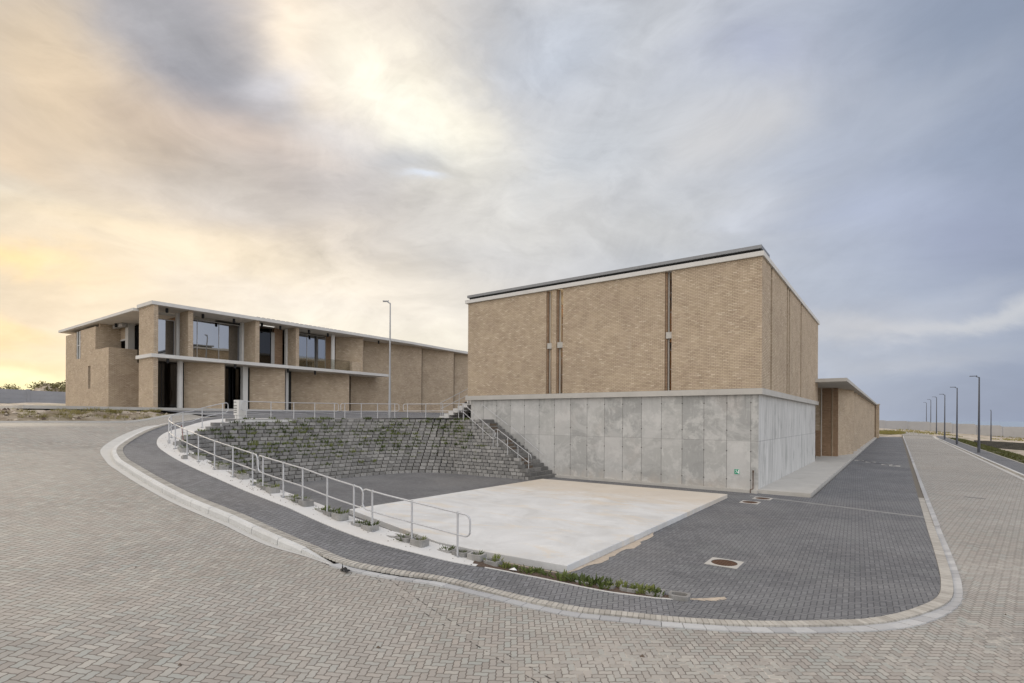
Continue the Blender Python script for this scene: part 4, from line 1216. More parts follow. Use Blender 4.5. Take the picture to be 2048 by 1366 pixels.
wall_sites = []   # (pos, yaw, z, course, pathd, is_front_leg)
def retaining_wall():
    Wl = empty("retaining_wall", (-25, 18, COURT), "curved terraced retaining wall of hollow grey plant blocks round the sunken court", "retaining wall")
    rnd = random.Random(11)
    for k in range(17):
        z = COURT+.2*k
        # offset path for this course
        pts = []
        d = 0
        while d <= Fp.len:
            p = Fp.at(d); t = Fp.tan(d); nrm = Vector((-t.y, t.x))*-1   # left of travel is outward? decide by sign below
            out = Vector((t.y, -t.x))*-1
            q = p+out*(setback(p.x, p.y)*k)
            pts.append(q); d += .25
        P = Path(pts); P2 = P
        ph = .21 if k % 2 else 0.0; cells = []; last = -1; s = .05; prev = None
        while s < P.len-.1:
            q = P.at(s); t = P.tan(s); cd = q.x if abs(t.x) > abs(t.y) else q.y
            cell = math.floor((cd+ph)/.42)
            if prev is not None and s-last >= .405 and (cell != prev or s-last > .47 or min(abs(t.x), abs(t.y)) > .3): cells.append(s); last = s
            prev = cell; s += .02
        for s in cells:
            q = P.at(s); t = P.tan(s)
            s_here = s
            front = q.y < 13.2 and q.x > -27.5
            if q.x > -7.7 and q.y < 11 and k < 2: z = COURT+.2*k-.09
            else: z = COURT+.2*k
            if front:
                gz = it(ZS, q.x) if q.x > -27 else G(q.x, q.y)
                if z > gz+.02-(.09 if q.x > -7.7 else 0): continue
            elif q.x < -27.5 and q.y < 15.5:
                if z > G(q.x, q.y)+.02: continue
            if not front and k*0.295 > (-16.35-q.x)+.02 and q.y > 23.0: continue
            if q.y > 23 and q.x > -23.3 and q.y > 26.5: continue
            face = Vector((t.y, -t.x))      # direction the face looks (into the court)
            yaw = math.atan2(t.y, t.x)+(math.pi if True else 0)
            wall_sites.append((q, yaw, z, k, s_here, front))
    # make sure faces look into the court
    cx = Vector((-14, 18))
    fixed = []
    for (q, yaw, z, k, s, fr) in wall_sites:
        f = Vector((math.sin(yaw), -math.cos(yaw)))
        ref = Vector((q.x, 18)) if fr else cx
        if q.y > 23: ref = Vector((q.x, 18))
        if f.dot(ref-q) < 0: yaw += math.pi; f = -f
        if not fr and q.y > 20 and k > 1: q = q+f*rnd.uniform(-.05, .03)
        fixed.append((q, yaw, z, k, s, fr))
    wall_sites[:] = fixed
    top = {}
    for i, (q, yaw, z, k, s, fr) in enumerate(fixed):
        if fr:
            nxt = any(abs(q.x-o[0].x) < .45 and abs(q.y-o[0].y) < .6 and abs(o[2]-z-.2) < .05 for o in fixed)
            if not nxt: top[i] = True
    def dist(i): q = fixed[i][0]; return math.hypot(q.x, q.y)
    tops = sorted(top, key=dist)[:60]
    rest = [i for i in range(len(fixed)) if i not in set(tops) and not fixed[i][5]]
    rest.sort(key=dist); parts = set(tops) | set(rest[:100-len(tops)])
    proto = None
    for i in parts:
        q, yaw, z, k, s, fr = fixed[i]
        if proto is None:
            proto = BLK.build("hollow_block", ['block', 'soil'], Wl); o = proto
        else: o = proto.copy(); C.objects.link(o)
        o.parent = Wl; o.location = Vector((q.x, q.y, z))-Vector(Wl.location); o.rotation_euler = (0, 0, yaw+rnd.uniform(-.02, .02))
    mb = MB()
    for i, (q, yaw, z, k, s, fr) in enumerate(fixed):
        if i in parts: continue
        blk_into(mb, q, yaw+rnd.uniform(-.025, .025), z+rnd.uniform(-.002, .002), .985+rnd.uniform(-.01, .01))
    o = mb.build("hollow_block_courses", ['block', 'soil'], Wl); o['kind'] = 'stuff'
    # soil fill stepping up behind the blocks
    mb = MB()
    for (q, yaw, z, k, s, fr) in fixed:
        if fr or z+.2 > G(q.x-.6, q.y): continue
        b = Vector((-math.sin(yaw), math.cos(yaw))); t = Vector((math.cos(yaw), math.sin(yaw)))
        a0 = q+b*.28-t*.22; a1 = q+b*.28+t*.22; a2 = a1+b*.62; a3 = a0+b*.62
        mb.prism([tuple(a0), tuple(a1), tuple(a2), tuple(a3)], z-.02, z+.13)
    mb.build("backfill", 'soil', Wl)
retaining_wall()

# block steps beside the hall
def block_stair():
    S = empty("block_stair", (-19, 25.8, COURT), "steep flight of dark grey block steps climbing against the plinth of the hall", "staircase")
    for k in range(17):
        z = COURT+.2*k; xr = -16.35-.295*k+.02
        yf = 24.6+sum([0])+setback(xr, 24.6)*k
        yf = min(yf, 26.2)
        mb = MB(); y = yf+.02
        # a row of two or three blocks laid end-on as the riser, solid tread behind
        nb = max(1, int((27.0-yf)/.62)); L = (27.0-yf)/nb
        for i in range(nb):
            y0 = yf+i*L; y1 = y0+L-.012
            mb.prism([(xr-.42, y0), (xr-.06, y0), (xr, y0+.05), (xr, y1-.05), (xr-.06, y1), (xr-.42, y1)], z+.004, z+.196)
        mb.build("step", 'block_s', S)
block_stair()

# ------------------------------------------------------------------ railings
def arc_end(p, dirv, up, h0, h1, r=.13, sgn=1):
    """D-shaped end between mid rail (h0) and top rail (h1)"""
    out = []
    for k in range(7):
        a = math.pi/2*(k/6); out.append(p+dirv*(r*math.sin(a))*1.0+Vector((0, 0, h1-r+r*math.cos(a))))
    for k in range(7):
        a = math.pi/2*(k/6); out.append(p+dirv*(r*math.cos(a))+Vector((0, 0, h0+r-r*math.sin(a))))
    return out

def railing(posts, label, ends=(.33, .33), zoff=.022):
    """posts: distances along Lp"""
    d0, d1 = posts[0]-ends[0], posts[-1]+ends[1]
    p0 = Lp.at(posts[0]); R = empty("tube_railing", (p0.x, p0.y, G(p0.x, p0.y)), label, "railing", "tubular steel railings round the sunken court")
    def P3(d, h=0):
        dd = min(max(d, 0), Lp.len); q = Lp.at(dd); t = Lp.tan(min(max(dd, .2), Lp.len-.2))
        q = q+t*(d-dd); base = G(q.x, q.y) if 0 <= d <= Lp.len else G(*Lp.at(dd))+(G(*Lp.at(1.0))-G(*Lp.at(0.0)))*(d)
        return Vector((q.x, q.y, base+zoff+h))
    n = max(4, int((d1-d0)/.3)); r = .14
    loop = []
    ds = [d0+r+(d1-d0-2*r)*i/n for i in range(n+1)]
    top = [P3(d, 1.0) for d in ds]; mid = [P3(d, .50) for d in ds]
    t1 = (top[-1]-top[-2]).normalized(); t0 = (top[0]-top[1]).normalized()
    def end(pt, pm, t):
        o = []
        for k in range(1, 6): a = math.pi/2*k/5; o.append(pt+t*(r*math.sin(a))+Vector((0, 0, -r+r*math.cos(a))))
        for k in range(0, 5): a = math.pi/2*k/5; o.append(pm+t*(r*math.cos(a))+Vector((0, 0, r-r*math.sin(a))))
        return o
    loop = top+end(top[-1], mid[-1], t1)+mid[::-1]+list(reversed(end(top[0], mid[0], t0)))
    mb = MB(); mb.tube(loop, .021, 8, closed=True); mb.build("rail_loop", 'steel', R, smooth=True)
    for d in posts:
        a = P3(d)
        m = MB(); m.tube([a-Vector((0, 0, .03)), a+Vector((0, 0, 1.0))], .024, 10)
        m.tube([a+Vector((0, 0, .97)), a+Vector((0, 0, 1.028))], .03, 10); m.tube([a+Vector((0, 0, .475)), a+Vector((0, 0, .525))], .028, 10)
        po = m.build("post", 'steel', R, loc=tuple(a))
        pm_ = MB(); pm_.box(a.x-.07, a.x+.07, a.y-.05, a.y+.05, a.z+.0, a.z+.012)
        for sx in (-.05, .05):
            for sy in (-.033, .033): pm_.tube([(a.x+sx, a.y+sy, a.z+.01), (a.x+sx, a.y+sy, a.z+.035)], .011, 6)
        pm_.build("base_plate", 'pole_lt', po)

def ld(x, y): return near_d(Lp, x, y)
railing([0.56, 1.83, 3.02], "steel tube railing section lowest on the ramp beside the white slab")
railing([3.66, 4.70, 5.82, 6.83, 8.08], "steel tube railing section second up the ramp")
railing([8.80, 10.28, 11.86, 13.66, 15.20, 16.95, 18.5], "long steel tube railing section reaching the top bend of the ramp", (.33, .25))
railing([19.0, 19.9, 21.2, 22.5, 23.7], "steel tube railing section curving back round the far bend", (.12, .30))
dA = ld(-29.1, 14.7)
railing([dA+.3+i*1.42 for i in range(5)], "steel tube railing section on the terrace just right of the kiosk", (.3, .3))
railing([dA+6.75+i*1.25 for i in range(4)], "steel tube railing section on the terrace left of the lamp post", (.3, .3))
railing([dA+11.4+i*1.28 for i in range(5)], "steel tube railing section between lamp post and white stair", (.3, .3))

def stair_rails():
    def seg(x0, z0, x1, z1, y, label, np):
        R = empty("stair_railing", (x0, y, z0), label, "railing", "handrails on the block stair")
        h = .95; m = MB()
        a = Vector((x0, y, z0+h)); b = Vector((x1, y, z1+h)); c = Vector((x1, y, z1+h*.45)); e = Vector((x0, y, z0+h*.45))
        dx = Vector((.14, 0, 0))
        m.tube([a-dx, a, b, b+dx*.8+Vector((0, 0, -.05)), b+dx*1.3+Vector((0, 0, -.2)), c+dx*1.2, c+dx*.4, c, e, e-dx, e-dx*1.5+Vector((0, 0, .1)), a-dx*1.5+Vector((0, 0, -.1))], .02, 6, closed=True)
        m.build("rail_loop", 'steel', R, smooth=True)
        for i in range(np):
            t = i/(np-1); x = x0+(x1-x0)*t; z = z0+(z1-z0)*t
            k = MB(); k.tube([(x, y, z-.12), (x, y, z+h)], .021, 6); k.build("post", 'steel', R)
    seg(-22.1, 3.25, -19.7, 1.62, 25.15, "thin steel handrail beside the upper half of the block stair", 4)
    seg(-19.25, 1.95-.25, -17.0, .35, 25.0, "thin steel handrail beside the lower half of the block stair", 4)
    R = MB()
    for a, b in (((-19.6, 26.9, 2.75), (-17.2, 26.9, 1.1)), ((-22.0, 26.9, 4.2), (-19.9, 26.9, 2.9))): R.tube([a, b], .018, 6)
    o = R.build("wall_handrail", 'steel'); tag(o, "slim steel handrail fixed to the concrete plinth above the block stair", "handrail")
stair_rails()

# ------------------------------------------------------------------ plants
def tuft(seed, n, h, w, leafw, up=.6):
    rnd = random.Random(seed); mb = MB()
    for i in range(n):
        a = rnd.uniform(0, 2*math.pi); r = rnd.random()**.5*w*.55; x, y = r*math.cos(a), r*math.sin(a)
        l = h*rnd.uniform(.55, 1.1); b = rnd.uniform(0, 2*math.pi); tilt = rnd.uniform(0.1, 1.0-up)+r/w*.7
        dx, dy = math.cos(a+rnd.uniform(-.6, .6))*tilt*l, math.sin(a+rnd.uniform(-.6, .6))*tilt*l
        zt = l*math.sqrt(max(.2, 1-tilt*tilt)); lw = leafw*rnd.uniform(.7, 1.2)
        px, py = math.cos(b)*lw, math.sin(b)*lw
        vs = [(x-px, y-py, 0), (x+px, y+py, 0), (x-py*.8, y+px*.8, 0), (x+dx*.5-px, y+dy*.5-py, zt*.6), (x+dx*.5+px, y+dy*.5+py, zt*.6), (x+dx*.5-py*.8, y+dy*.5+px*.8, zt*.6), (x+dx, y+dy, zt)]
        mb.add(vs, [(0, 1, 4, 3), (1, 2, 5, 4), (2, 0, 3, 5), (3, 4, 6), (4, 5, 6), (5, 3, 6)])
    return mb

def nth(n):
    W = "first second third fourth fifth sixth seventh eighth ninth tenth eleventh twelfth thirteenth fourteenth fifteenth sixteenth seventeenth eighteenth nineteenth twentieth".split()
    if n <= 20: return W[n-1]
    if n >= 100: return "hundred-and-"+nth(n-100) if n > 100 else "hundredth"
    T = {2: "twenty", 3: "thirty", 4: "forty", 5: "fifty", 6: "sixty", 7: "seventy", 8: "eighty", 9: "ninety"}
    return (T[n//10]+"-"+W[n % 10-1]) if n % 10 else T[n//10][:-1]+"ieth"

def noise2(x, y): return .5+.25*math.sin(x*2.1+1.7*math.sin(y*1.3))+.25*math.sin(y*2.7+1.3*math.sin(x*1.9))

def plants():
    rnd = random.Random(21)
    protos = [tuft(s, 24, .15, .26, .015).build("succulent_plant", 'leaf', link=False) for s in range(4)]
    protos += [tuft(10+s, 30, .12, .34, .014, .3).build("succulent_plant", 'leaf', link=False) for s in range(2)]
    grown = []; extra = []
    sites = [w for w in wall_sites if not w[5] and w[3] >= 3 and w[0].x < -20.4]
    rnd.shuffle(sites); n = 0
    for (q, yaw, z, k, s, fr) in sites:
        dens = .85 if k > 5 else .35
        if q.x > -23.0: dens *= .6
        if rnd.random() > dens*.75 or noise2(q.x*.9+k*.37, q.y*.9) < .12: continue
        if n >= 299: 
            if rnd.random() < .85: extra.append((q, yaw, z, k))
            continue
        o = rnd.choice(protos).copy(); C.objects.link(o)
        f = Vector((math.sin(yaw), -math.cos(yaw)))
        p = q-f*.09+Vector((math.cos(yaw), math.sin(yaw)))*rnd.uniform(-.08, .08)
        o.location = (p.x, p.y, z+.14); sc = rnd.uniform(.75, 1.55)*(1.1 if k > 6 else .85); o.scale = (sc, sc, sc*rnd.uniform(.8, 1.3)); o.rotation_euler = (0, 0, rnd.uniform(0, 6.3))
        grown.append((k, s, o)); n += 1
    mb = MB(); tf = [tuft(200+i, 16, .15, .26, .017) for i in range(3)]
    for (q, yaw, z, k) in extra:
        f = Vector((math.sin(yaw), -math.cos(yaw))); p = q-f*.08+Vector((math.cos(yaw), math.sin(yaw)))*rnd.uniform(-.1, .1); T = rnd.choice(tf); sc = rnd.uniform(.7, 1.5)
        mb.add([(p.x+a*sc, p.y+b*sc, z+.14+c*sc) for a, b, c in T.v], T.f)
    tag(mb.build("succulent_growth", 'leaf_d'), "further dark green succulents filling pockets of the terraced block wall", "plants", kind='stuff')
    rows = {}
    for k, s, o in grown: rows.setdefault(k, []).append((s, o))
    for k, L in rows.items():
        L.sort(key=lambda e: e[0])
        for i, (s, o) in enumerate(L):
            tag(o, "green succulent, %s from the left in the %s row of wall blocks above the court" % (nth(i+1), nth(k+1)), "plant", "succulents growing in the block wall")
    # front bed, bigger plants at the pavement edge: hand placed
    big = [tuft(40+s, 22, .15, .24, .024, .55).build("bed_succulent", 'leaf', link=False) for s in range(3)]
    def on_bed(x, off): 
        d = near_d(Ep, x, 9.4); q = Ep.off(d, -off); return q
    bed = [(-6.75, .22, .7), (-6.25, .28, .8), (-5.5, .26, .9), (-5.08, .14, .8), (-4.78, .2, 1.0), (-7.05, .18, .8), (-6.45, .16, .9), (-6.05, .22, .75), (-5.72, .18, 1.15), (-5.25, .20, 1.2), (-4.92, .30, 1.25), (-4.62, .18, .75), (-4.35, .34, 1.0), (-4.12, .22, .6), (-4.02, .30, 1.0), (-3.92, .16, .9), (-3.78, .24, 1.1), (-3.62, .20, .95), (-3.48, .14, .85)]
    for i, (x, off, sc) in enumerate(sorted(bed)):
        q = on_bed(x, off)
        o = big[i % 3].copy(); C.objects.link(o); sc *= 1.12; o.location = (q.x, q.y, G(q.x, q.y)+.02); o.scale = (sc, sc, sc); o.rotation_euler = (0, 0, i*1.3)
        tag(o, "bright green succulent clump, %s from the left in the mulch bed at the pavement edge" % nth(i+1), "plant", "succulents in the front bed")
    tops = [w for w in wall_sites if w[5]]
    ramp = []
    for (q, yaw, z, k, s, fr) in tops:
        if any(abs(q.x-o[0].x) < .45 and abs(q.y-o[0].y) < .7 and abs(o[2]-z-.2) < .05 for o in tops): continue
        if q.x > -3.6 or rnd.random() > .85: continue
        o = rnd.choice(protos).copy(); C.objects.link(o)
        f = Vector((math.sin(yaw), -math.cos(yaw))); p = q-f*.12
        o.location = (p.x, p.y, z+.12); sc = rnd.uniform(.6, 1.2); o.scale = (sc, sc, sc)
        ramp.append(o)
    ramp.sort(key=lambda o: o.location.x)
    for i, o in enumerate(ramp): tag(o, "small succulent in a hollow block top behind the ramp railing, %s from the left" % nth(i+1), "plant", "succulents along the ramp blocks")
plants()

def front_bed():
    mb = MB(); n = 30; vs = []; fs = []
    d0 = near_d(Ep, -7.6, 8.9); d1 = Ep.len
    for i in range(n+1):
        d = d0+(d1-d0)*i/n; a = Ep.at(d); w = .40*min(1, (1.05-i/n)*4.5)+.05
        b = Ep.off(d, -w)
        vs += [(a.x, a.y, G(a.x, a.y)+.012), ((a.x+b.x)/2, (a.y+b.y)/2, G(a.x, a.y)+.045), (b.x, b.y, G(b.x, b.y)+.02)]
    for i in range(n): fs += [(3*i, 3*i+1, 3*i+4, 3*i+3), (3*i+1, 3*i+2, 3*i+5, 3*i+4)]
    mb.add(vs, fs); tag(mb.build("mulch_bed", 'bark'), "dark bark mulch bed along the pavement in front of the slab", "mulch", kind='stuff')
    mb = MB(); vs = []; fs = []
    for i in range(n+1):
        d = d0+.3+(d1-d0-.3)*i/n; a = Ep.off(d, .03); b = Ep.off(d, -.01); z = G(a.x, a.y)+.018
        vs += [(a.x, a.y, z), (b.x, b.y, z), (b.x, b.y, z-.05), (a.x, a.y, z-.05)]
    for i in range(n): fs += [(4*i, 4*i+1, 4*i+5, 4*i+4), (4*i+3, 4*i, 4*i+4, 4*i+7), (4*i+1, 4*i+2, 4*i+6, 4*i+5)]
    mb.add(vs, fs); tag(mb.build("bed_edging", 'concrete_lt'), kind='structure')
front_bed()

# ------------------------------------------------------------------ the pale slab
def pale_slab():
    mb = MB()
    pts = [(-5.98, 10.35), (-6.03, 24.5), (-15.7, 24.45), (-15.9, 11.95), (-9.9, 10.25), (-8.5, 10.2)]
    top = [(x+(.012 if x < -7 else -.012), y+(.012 if y < 12 else -.012)) for x, y in pts]
    a = pts; n = len(pts)
    vs = [(x, y, -.25) for x, y in a]+[(x, y, -.012) for x, y in a]+[(x, y, 0) for x, y in top]
    fs = [tuple(range(2*n, 3*n))]+[(i, (i+1) % n, n+(i+1) % n, n+i) for i in range(n)]+[(n+i, n+(i+1) % n, 2*n+(i+1) % n, 2*n+i) for i in range(n)]
    mb.add(vs, fs); o = mb.build("concrete_pad", 'slab'); tag(o, "broad pale concrete pad stained with sand in the middle of the sunken court", "concrete slab")
    rnd = random.Random(4)
    def blob(x0, y0, x1, y1, w, name, label):
        mb = MB(); N = 26; vs = []
        L = []; Rr = []
        for i in range(N+1):
            t = i/N; x = x0+(x1-x0)*t; y = y0+(y1-y0)*t; ww = w*math.sin(math.pi*min(1, max(0, t)))**.5*rnd.uniform(.45, 1.1)
            L.append((x, y, COURT+.010)); Rr.append((x+ww, y+ww*.1, COURT+.007))
        vs = L+[((a[0]+b[0])/2, (a[1]+b[1])/2, COURT+.03) for a, b in zip(L, Rr)]+Rr
        fs = []
        for i in range(N): fs += [(i, i+1, N+2+i, N+1+i), (N+1+i, N+2+i, 2*N+3+i, 2*N+2+i)]
        mb.add(vs, fs); tag(mb.build(name, 'spill', smooth=True), label, "sand", kind='stuff')
    blob(-5.98, 10.3, -5.98, 15.6, .30, "spilt_sand", "line of orange sand washed along the right edge of the pale slab")
    blob(-3.3, 10.2, -2.7, 10.75, .28, "spilt_sand", "small patch of orange sand at the right tip of the planted bed")
    blob(-9.4, 10.1, -6.1, 10.2, -.05, "spilt_sand", "sand caught between the front blocks and the pale slab")
pale_slab()

# paler band of setts across the court and cement smears
def bands():
    mb = MB(); mb.prism([(-5.4, 25.75), (.85, 23.9), (.85, 24.15), (-5.4, 26.05)], COURT, COURT+.010); tag(mb.build("sett_band", 'sett'), kind='structure')
    mb = MB(); mb.prism([(-17.3, 25.9), (-5.4, 25.9), (-5.4, 26.12), (-17.3, 26.12)], COURT, COURT+.008)
bands()

# ------------------------------------------------------------------ street furniture
def manhole(x, y, s, label, rz=0, r=.30):
    Mh = empty("manhole", (x, y, COURT), label, "manhole", "round rusty manholes in the court")
    mb = MB(); n = 24; z = COURT+.014
    vs = [(x+s*a, y+s*b, z) for a, b in ((-1, -1), (1, -1), (1, 1), (-1, 1))]
    ring = [(x+r*math.cos(2*math.pi*k/n), y+r*math.sin(2*math.pi*k/n), z) for k in range(n)]
    sq = []
    for k in range(n):
        a = 2*math.pi*k/n; c, q = math.cos(a), math.sin(a); m = max(abs(c), abs(q)); sq.append((x+s*c/m, y+s*q/m, z))
    mb.add(sq+ring, [(k, (k+1) % n, n+(k+1) % n, n+k) for k in range(n)])
    mb.add(sq+[(a, b, z-.05) for a, b, c in sq], [(k, (k+1) % n, n+(k+1) % n, n+k) for k in range(n)])
    mb.build("frame", 'concrete', Mh)
    c = MB(); c.tube([(x, y, z-.03), (x, y, z-.006)], r-.01, n)
    for i in range(-3, 4):
        for j in range(-3, 4):
            if math.hypot(i, j) < 3.6: c.box(x+i*.07-.02, x+i*.07+.02, y+j*.07-.02, y+j*.07+.02, z-.008, z-.001)
    c.build("cover", 'rust', Mh)
manhole(-3.35, 13.35, .37, "single rusty manhole in a pale square frame in the open middle of the court")
manhole(-4.95, 23.8, .36, "rusty manhole near the hall corner, the nearer of the pair")
manhole(-4.75, 25.3, .36, "rusty manhole near the hall corner, the one closest to the plinth")

def drains():
    D = empty("slot_drain", (-1.2, 52, COURT), "thin dark slot drain with pale end frames in the lot beside the wing", "drain")
    a, b = Vector((-2.6, 54.6)), Vector((-.1, 49.8)); d = (b-a).normalized(); n = Vector((-d.y, d.x))
    mb = MB(); mb.prism([tuple(a-n*.12), tuple(b-n*.12), tuple(b+n*.12), tuple(a+n*.12)], COURT, COURT+.012); mb.build("slot", 'dark', D)
    for q in (a, b, a.lerp(b, .35), a.lerp(b, .8)):
        m = MB(); m.prism([(q.x-.35, q.y-.35), (q.x+.35, q.y-.35), (q.x+.35, q.y+.35), (q.x-.35, q.y+.35)], COURT, COURT+.010); m.build("end_frame", 'concrete', D)
    m = MB(); m.prism([(2.5, 31.75), (3.2, 31.45), (3.25, 31.55), (2.55, 31.85)], -.25, -.172); o = m.build("road_drain", 'pav_walk'); tag(o, "dark flat drain cover set into the straight road", "drain")
drains()

def lamp_post(x, y, z, h, label, m, group, name="street_lamp", az=math.pi, hd=1.0):
    L = empty(name, (x, y, z), label, "street lamp", group)
    mb = MB(); mb.tube([(x, y, z), (x, y, z+1.3)], .125*hd**.7, 12); mb.tube([(x, y, z+1.3), (x, y, z+h*.55), (x, y, z+h)], .105*hd**.7, 12, r1=.06*hd); mb.build("pole", m, L)
    b = MB(); b.tube([(x, y, z-.02), (x, y, z+.03)], .2, 12); b.build("base_flange", m, L)
    dx, dy = math.cos(az), math.sin(az)
    a = MB(); a.tube([(x, y, z+h-.03), (x+dx*.26*hd, y+dy*.26*hd, z+h+.07)], .04, 8); a.tube([(x+dx*.2*hd, y+dy*.2*hd, z+h+.04), (x+dx*.2*hd, y+dy*.2*hd, z+h+.2)], .028, 8); ao = a.build("arm", m, L)
    q = MB(); p = Vector((x+dx*.52*hd, y+dy*.52*hd)); t = Vector((dx, dy)); n = Vector((-dy, dx))
    pts = [p-t*.28*hd-n*.07, p+t*.22*hd-n*.11, p+t*.28*hd, p+t*.22*hd+n*.11, p-t*.28*hd+n*.07]
    q.prism([tuple(k) for k in pts], z+h+.09, z+h+.16); q.build("lantern", m, ao)

lp = [(55.9, 1958), (74.5, 1914), (94.5, 1889.5), (117.5, 1873), (139.6, 1861.5), (163, 1852.8)]
names = ["nearest tall street lamp in the row right of the road", "second tall street lamp in the row right of the road", "third tall street lamp along the right of the road", "fourth tall street lamp along the right of the road",
         "fifth street lamp, small in the distance right of the road", "farthest and smallest street lamp of the row right of the road"]
for (D, px), nm in zip(lp, names):
    u = (px-1024)/1057; x = (math.cos(YAW)*u-math.sin(YAW))*D; y = (math.sin(YAW)*u+math.cos(YAW))*D
    lamp_post(x, y, G(x, y)+.1, 8.0, nm, 'pole', "street lamps beside the straight road")
lamp_post(15.3, 142, -.75, 6.1, "lone thin street lamp out on the sand right of the lamp row", 'pole', None, az=math.pi/2)
lamp_post(-29.3, 25.4, 3.2, 8.3, "tall pale grey street lamp on the terrace in front of the left building", 'pole_lt', None, az=math.radians(216), hd=.7)

def kiosk():
    K = empty("concrete_kiosk", (-29.6, 14.9, 3.0), "small concrete intake kiosk with dark vent slots on its left face by the terrace railing", "kiosk")
    cx, cy = -29.62, 15.0
    rz = math.radians(10)
    mb = MB(); mb.box(-.21, .21, -.23, .23, .40, 1.24); b = mb.build("cabinet", 'concrete_lt', K); b.location = (0, .0, 0)
    b.rotation_euler = (0, 0, rz)
    mb = MB(); mb.box(-.17, -.02, -.19, .19, -.3, .40); mb.box(.02, .17, -.19, .19, -.3, .40); c = mb.build("leg_slab", 'concrete_wh', K); c.location = (0, 0, 0); c.rotation_euler = (0, 0, rz)
    mb = MB()
    for i, z in enumerate((1.12, .92, .78, .67, .56)): mb.box(-.19, .05-(.05 if i == 0 else 0), -.237, -.225, z-.018, z+.018)
    v = mb.build("vent_slots", 'dark', K); v.location = (0, 0, 0); v.rotation_euler = (0, 0, rz)
kiosk()

def exit_sign():
    S = empty("exit_sign", (-6.22, 27.04, .79), "small green and white emergency exit sign low on the concrete plinth near the corner", "sign")
    mb = MB(); mb.box(-6.34, -6.10, 27.03, 27.05, .67, .91); mb.build("plate", 'whitep', S)
    mb = MB(); mb.box(-6.335, -6.105, 27.024, 27.03, .675, .905); mb.build("green_field", 'green', S)
    mb = MB(); y0, y1 = 27.018, 27.024
    # running figure going through a doorway, arrow down-left
    mb.prism([(-6.26, .0), (-6.24, .0), (-6.24, .1), (-6.26, .1)], 0, 0.0001) if False else None
    def poly(pts): mb.add([(x, y0, z) for x, z in pts]+[(x, y1, z) for x, z in pts], [tuple(range(len(pts))), tuple(range(len(pts), 2*len(pts)))[::-1]]+[(i, (i+1) % len(pts), len(pts)+(i+1) % len(pts), len(pts)+i) for i in range(len(pts))])
    poly([(-6.255+.018*math.cos(k*math.pi/4), .872+.018*math.sin(k*math.pi/4)) for k in range(8)])
    poly([(-6.27, .85), (-6.24, .85), (-6.20, .79), (-6.225, .775)])
    poly([(-6.225, .79), (-6.20, .80), (-6.16, .74), (-6.18, .72)])
    poly([(-6.225, .785), (-6.24, .79), (-6.29, .73), (-6.27, .715)])
    poly([(-6.27, .845), (-6.255, .85), (-6.30, .80), (-6.315, .81)])
    poly([(-6.165, .70), (-6.12, .70), (-6.12, .88), (-6.165, .88)])
    mb.build("pictogram", 'whitep', S)
exit_sign()

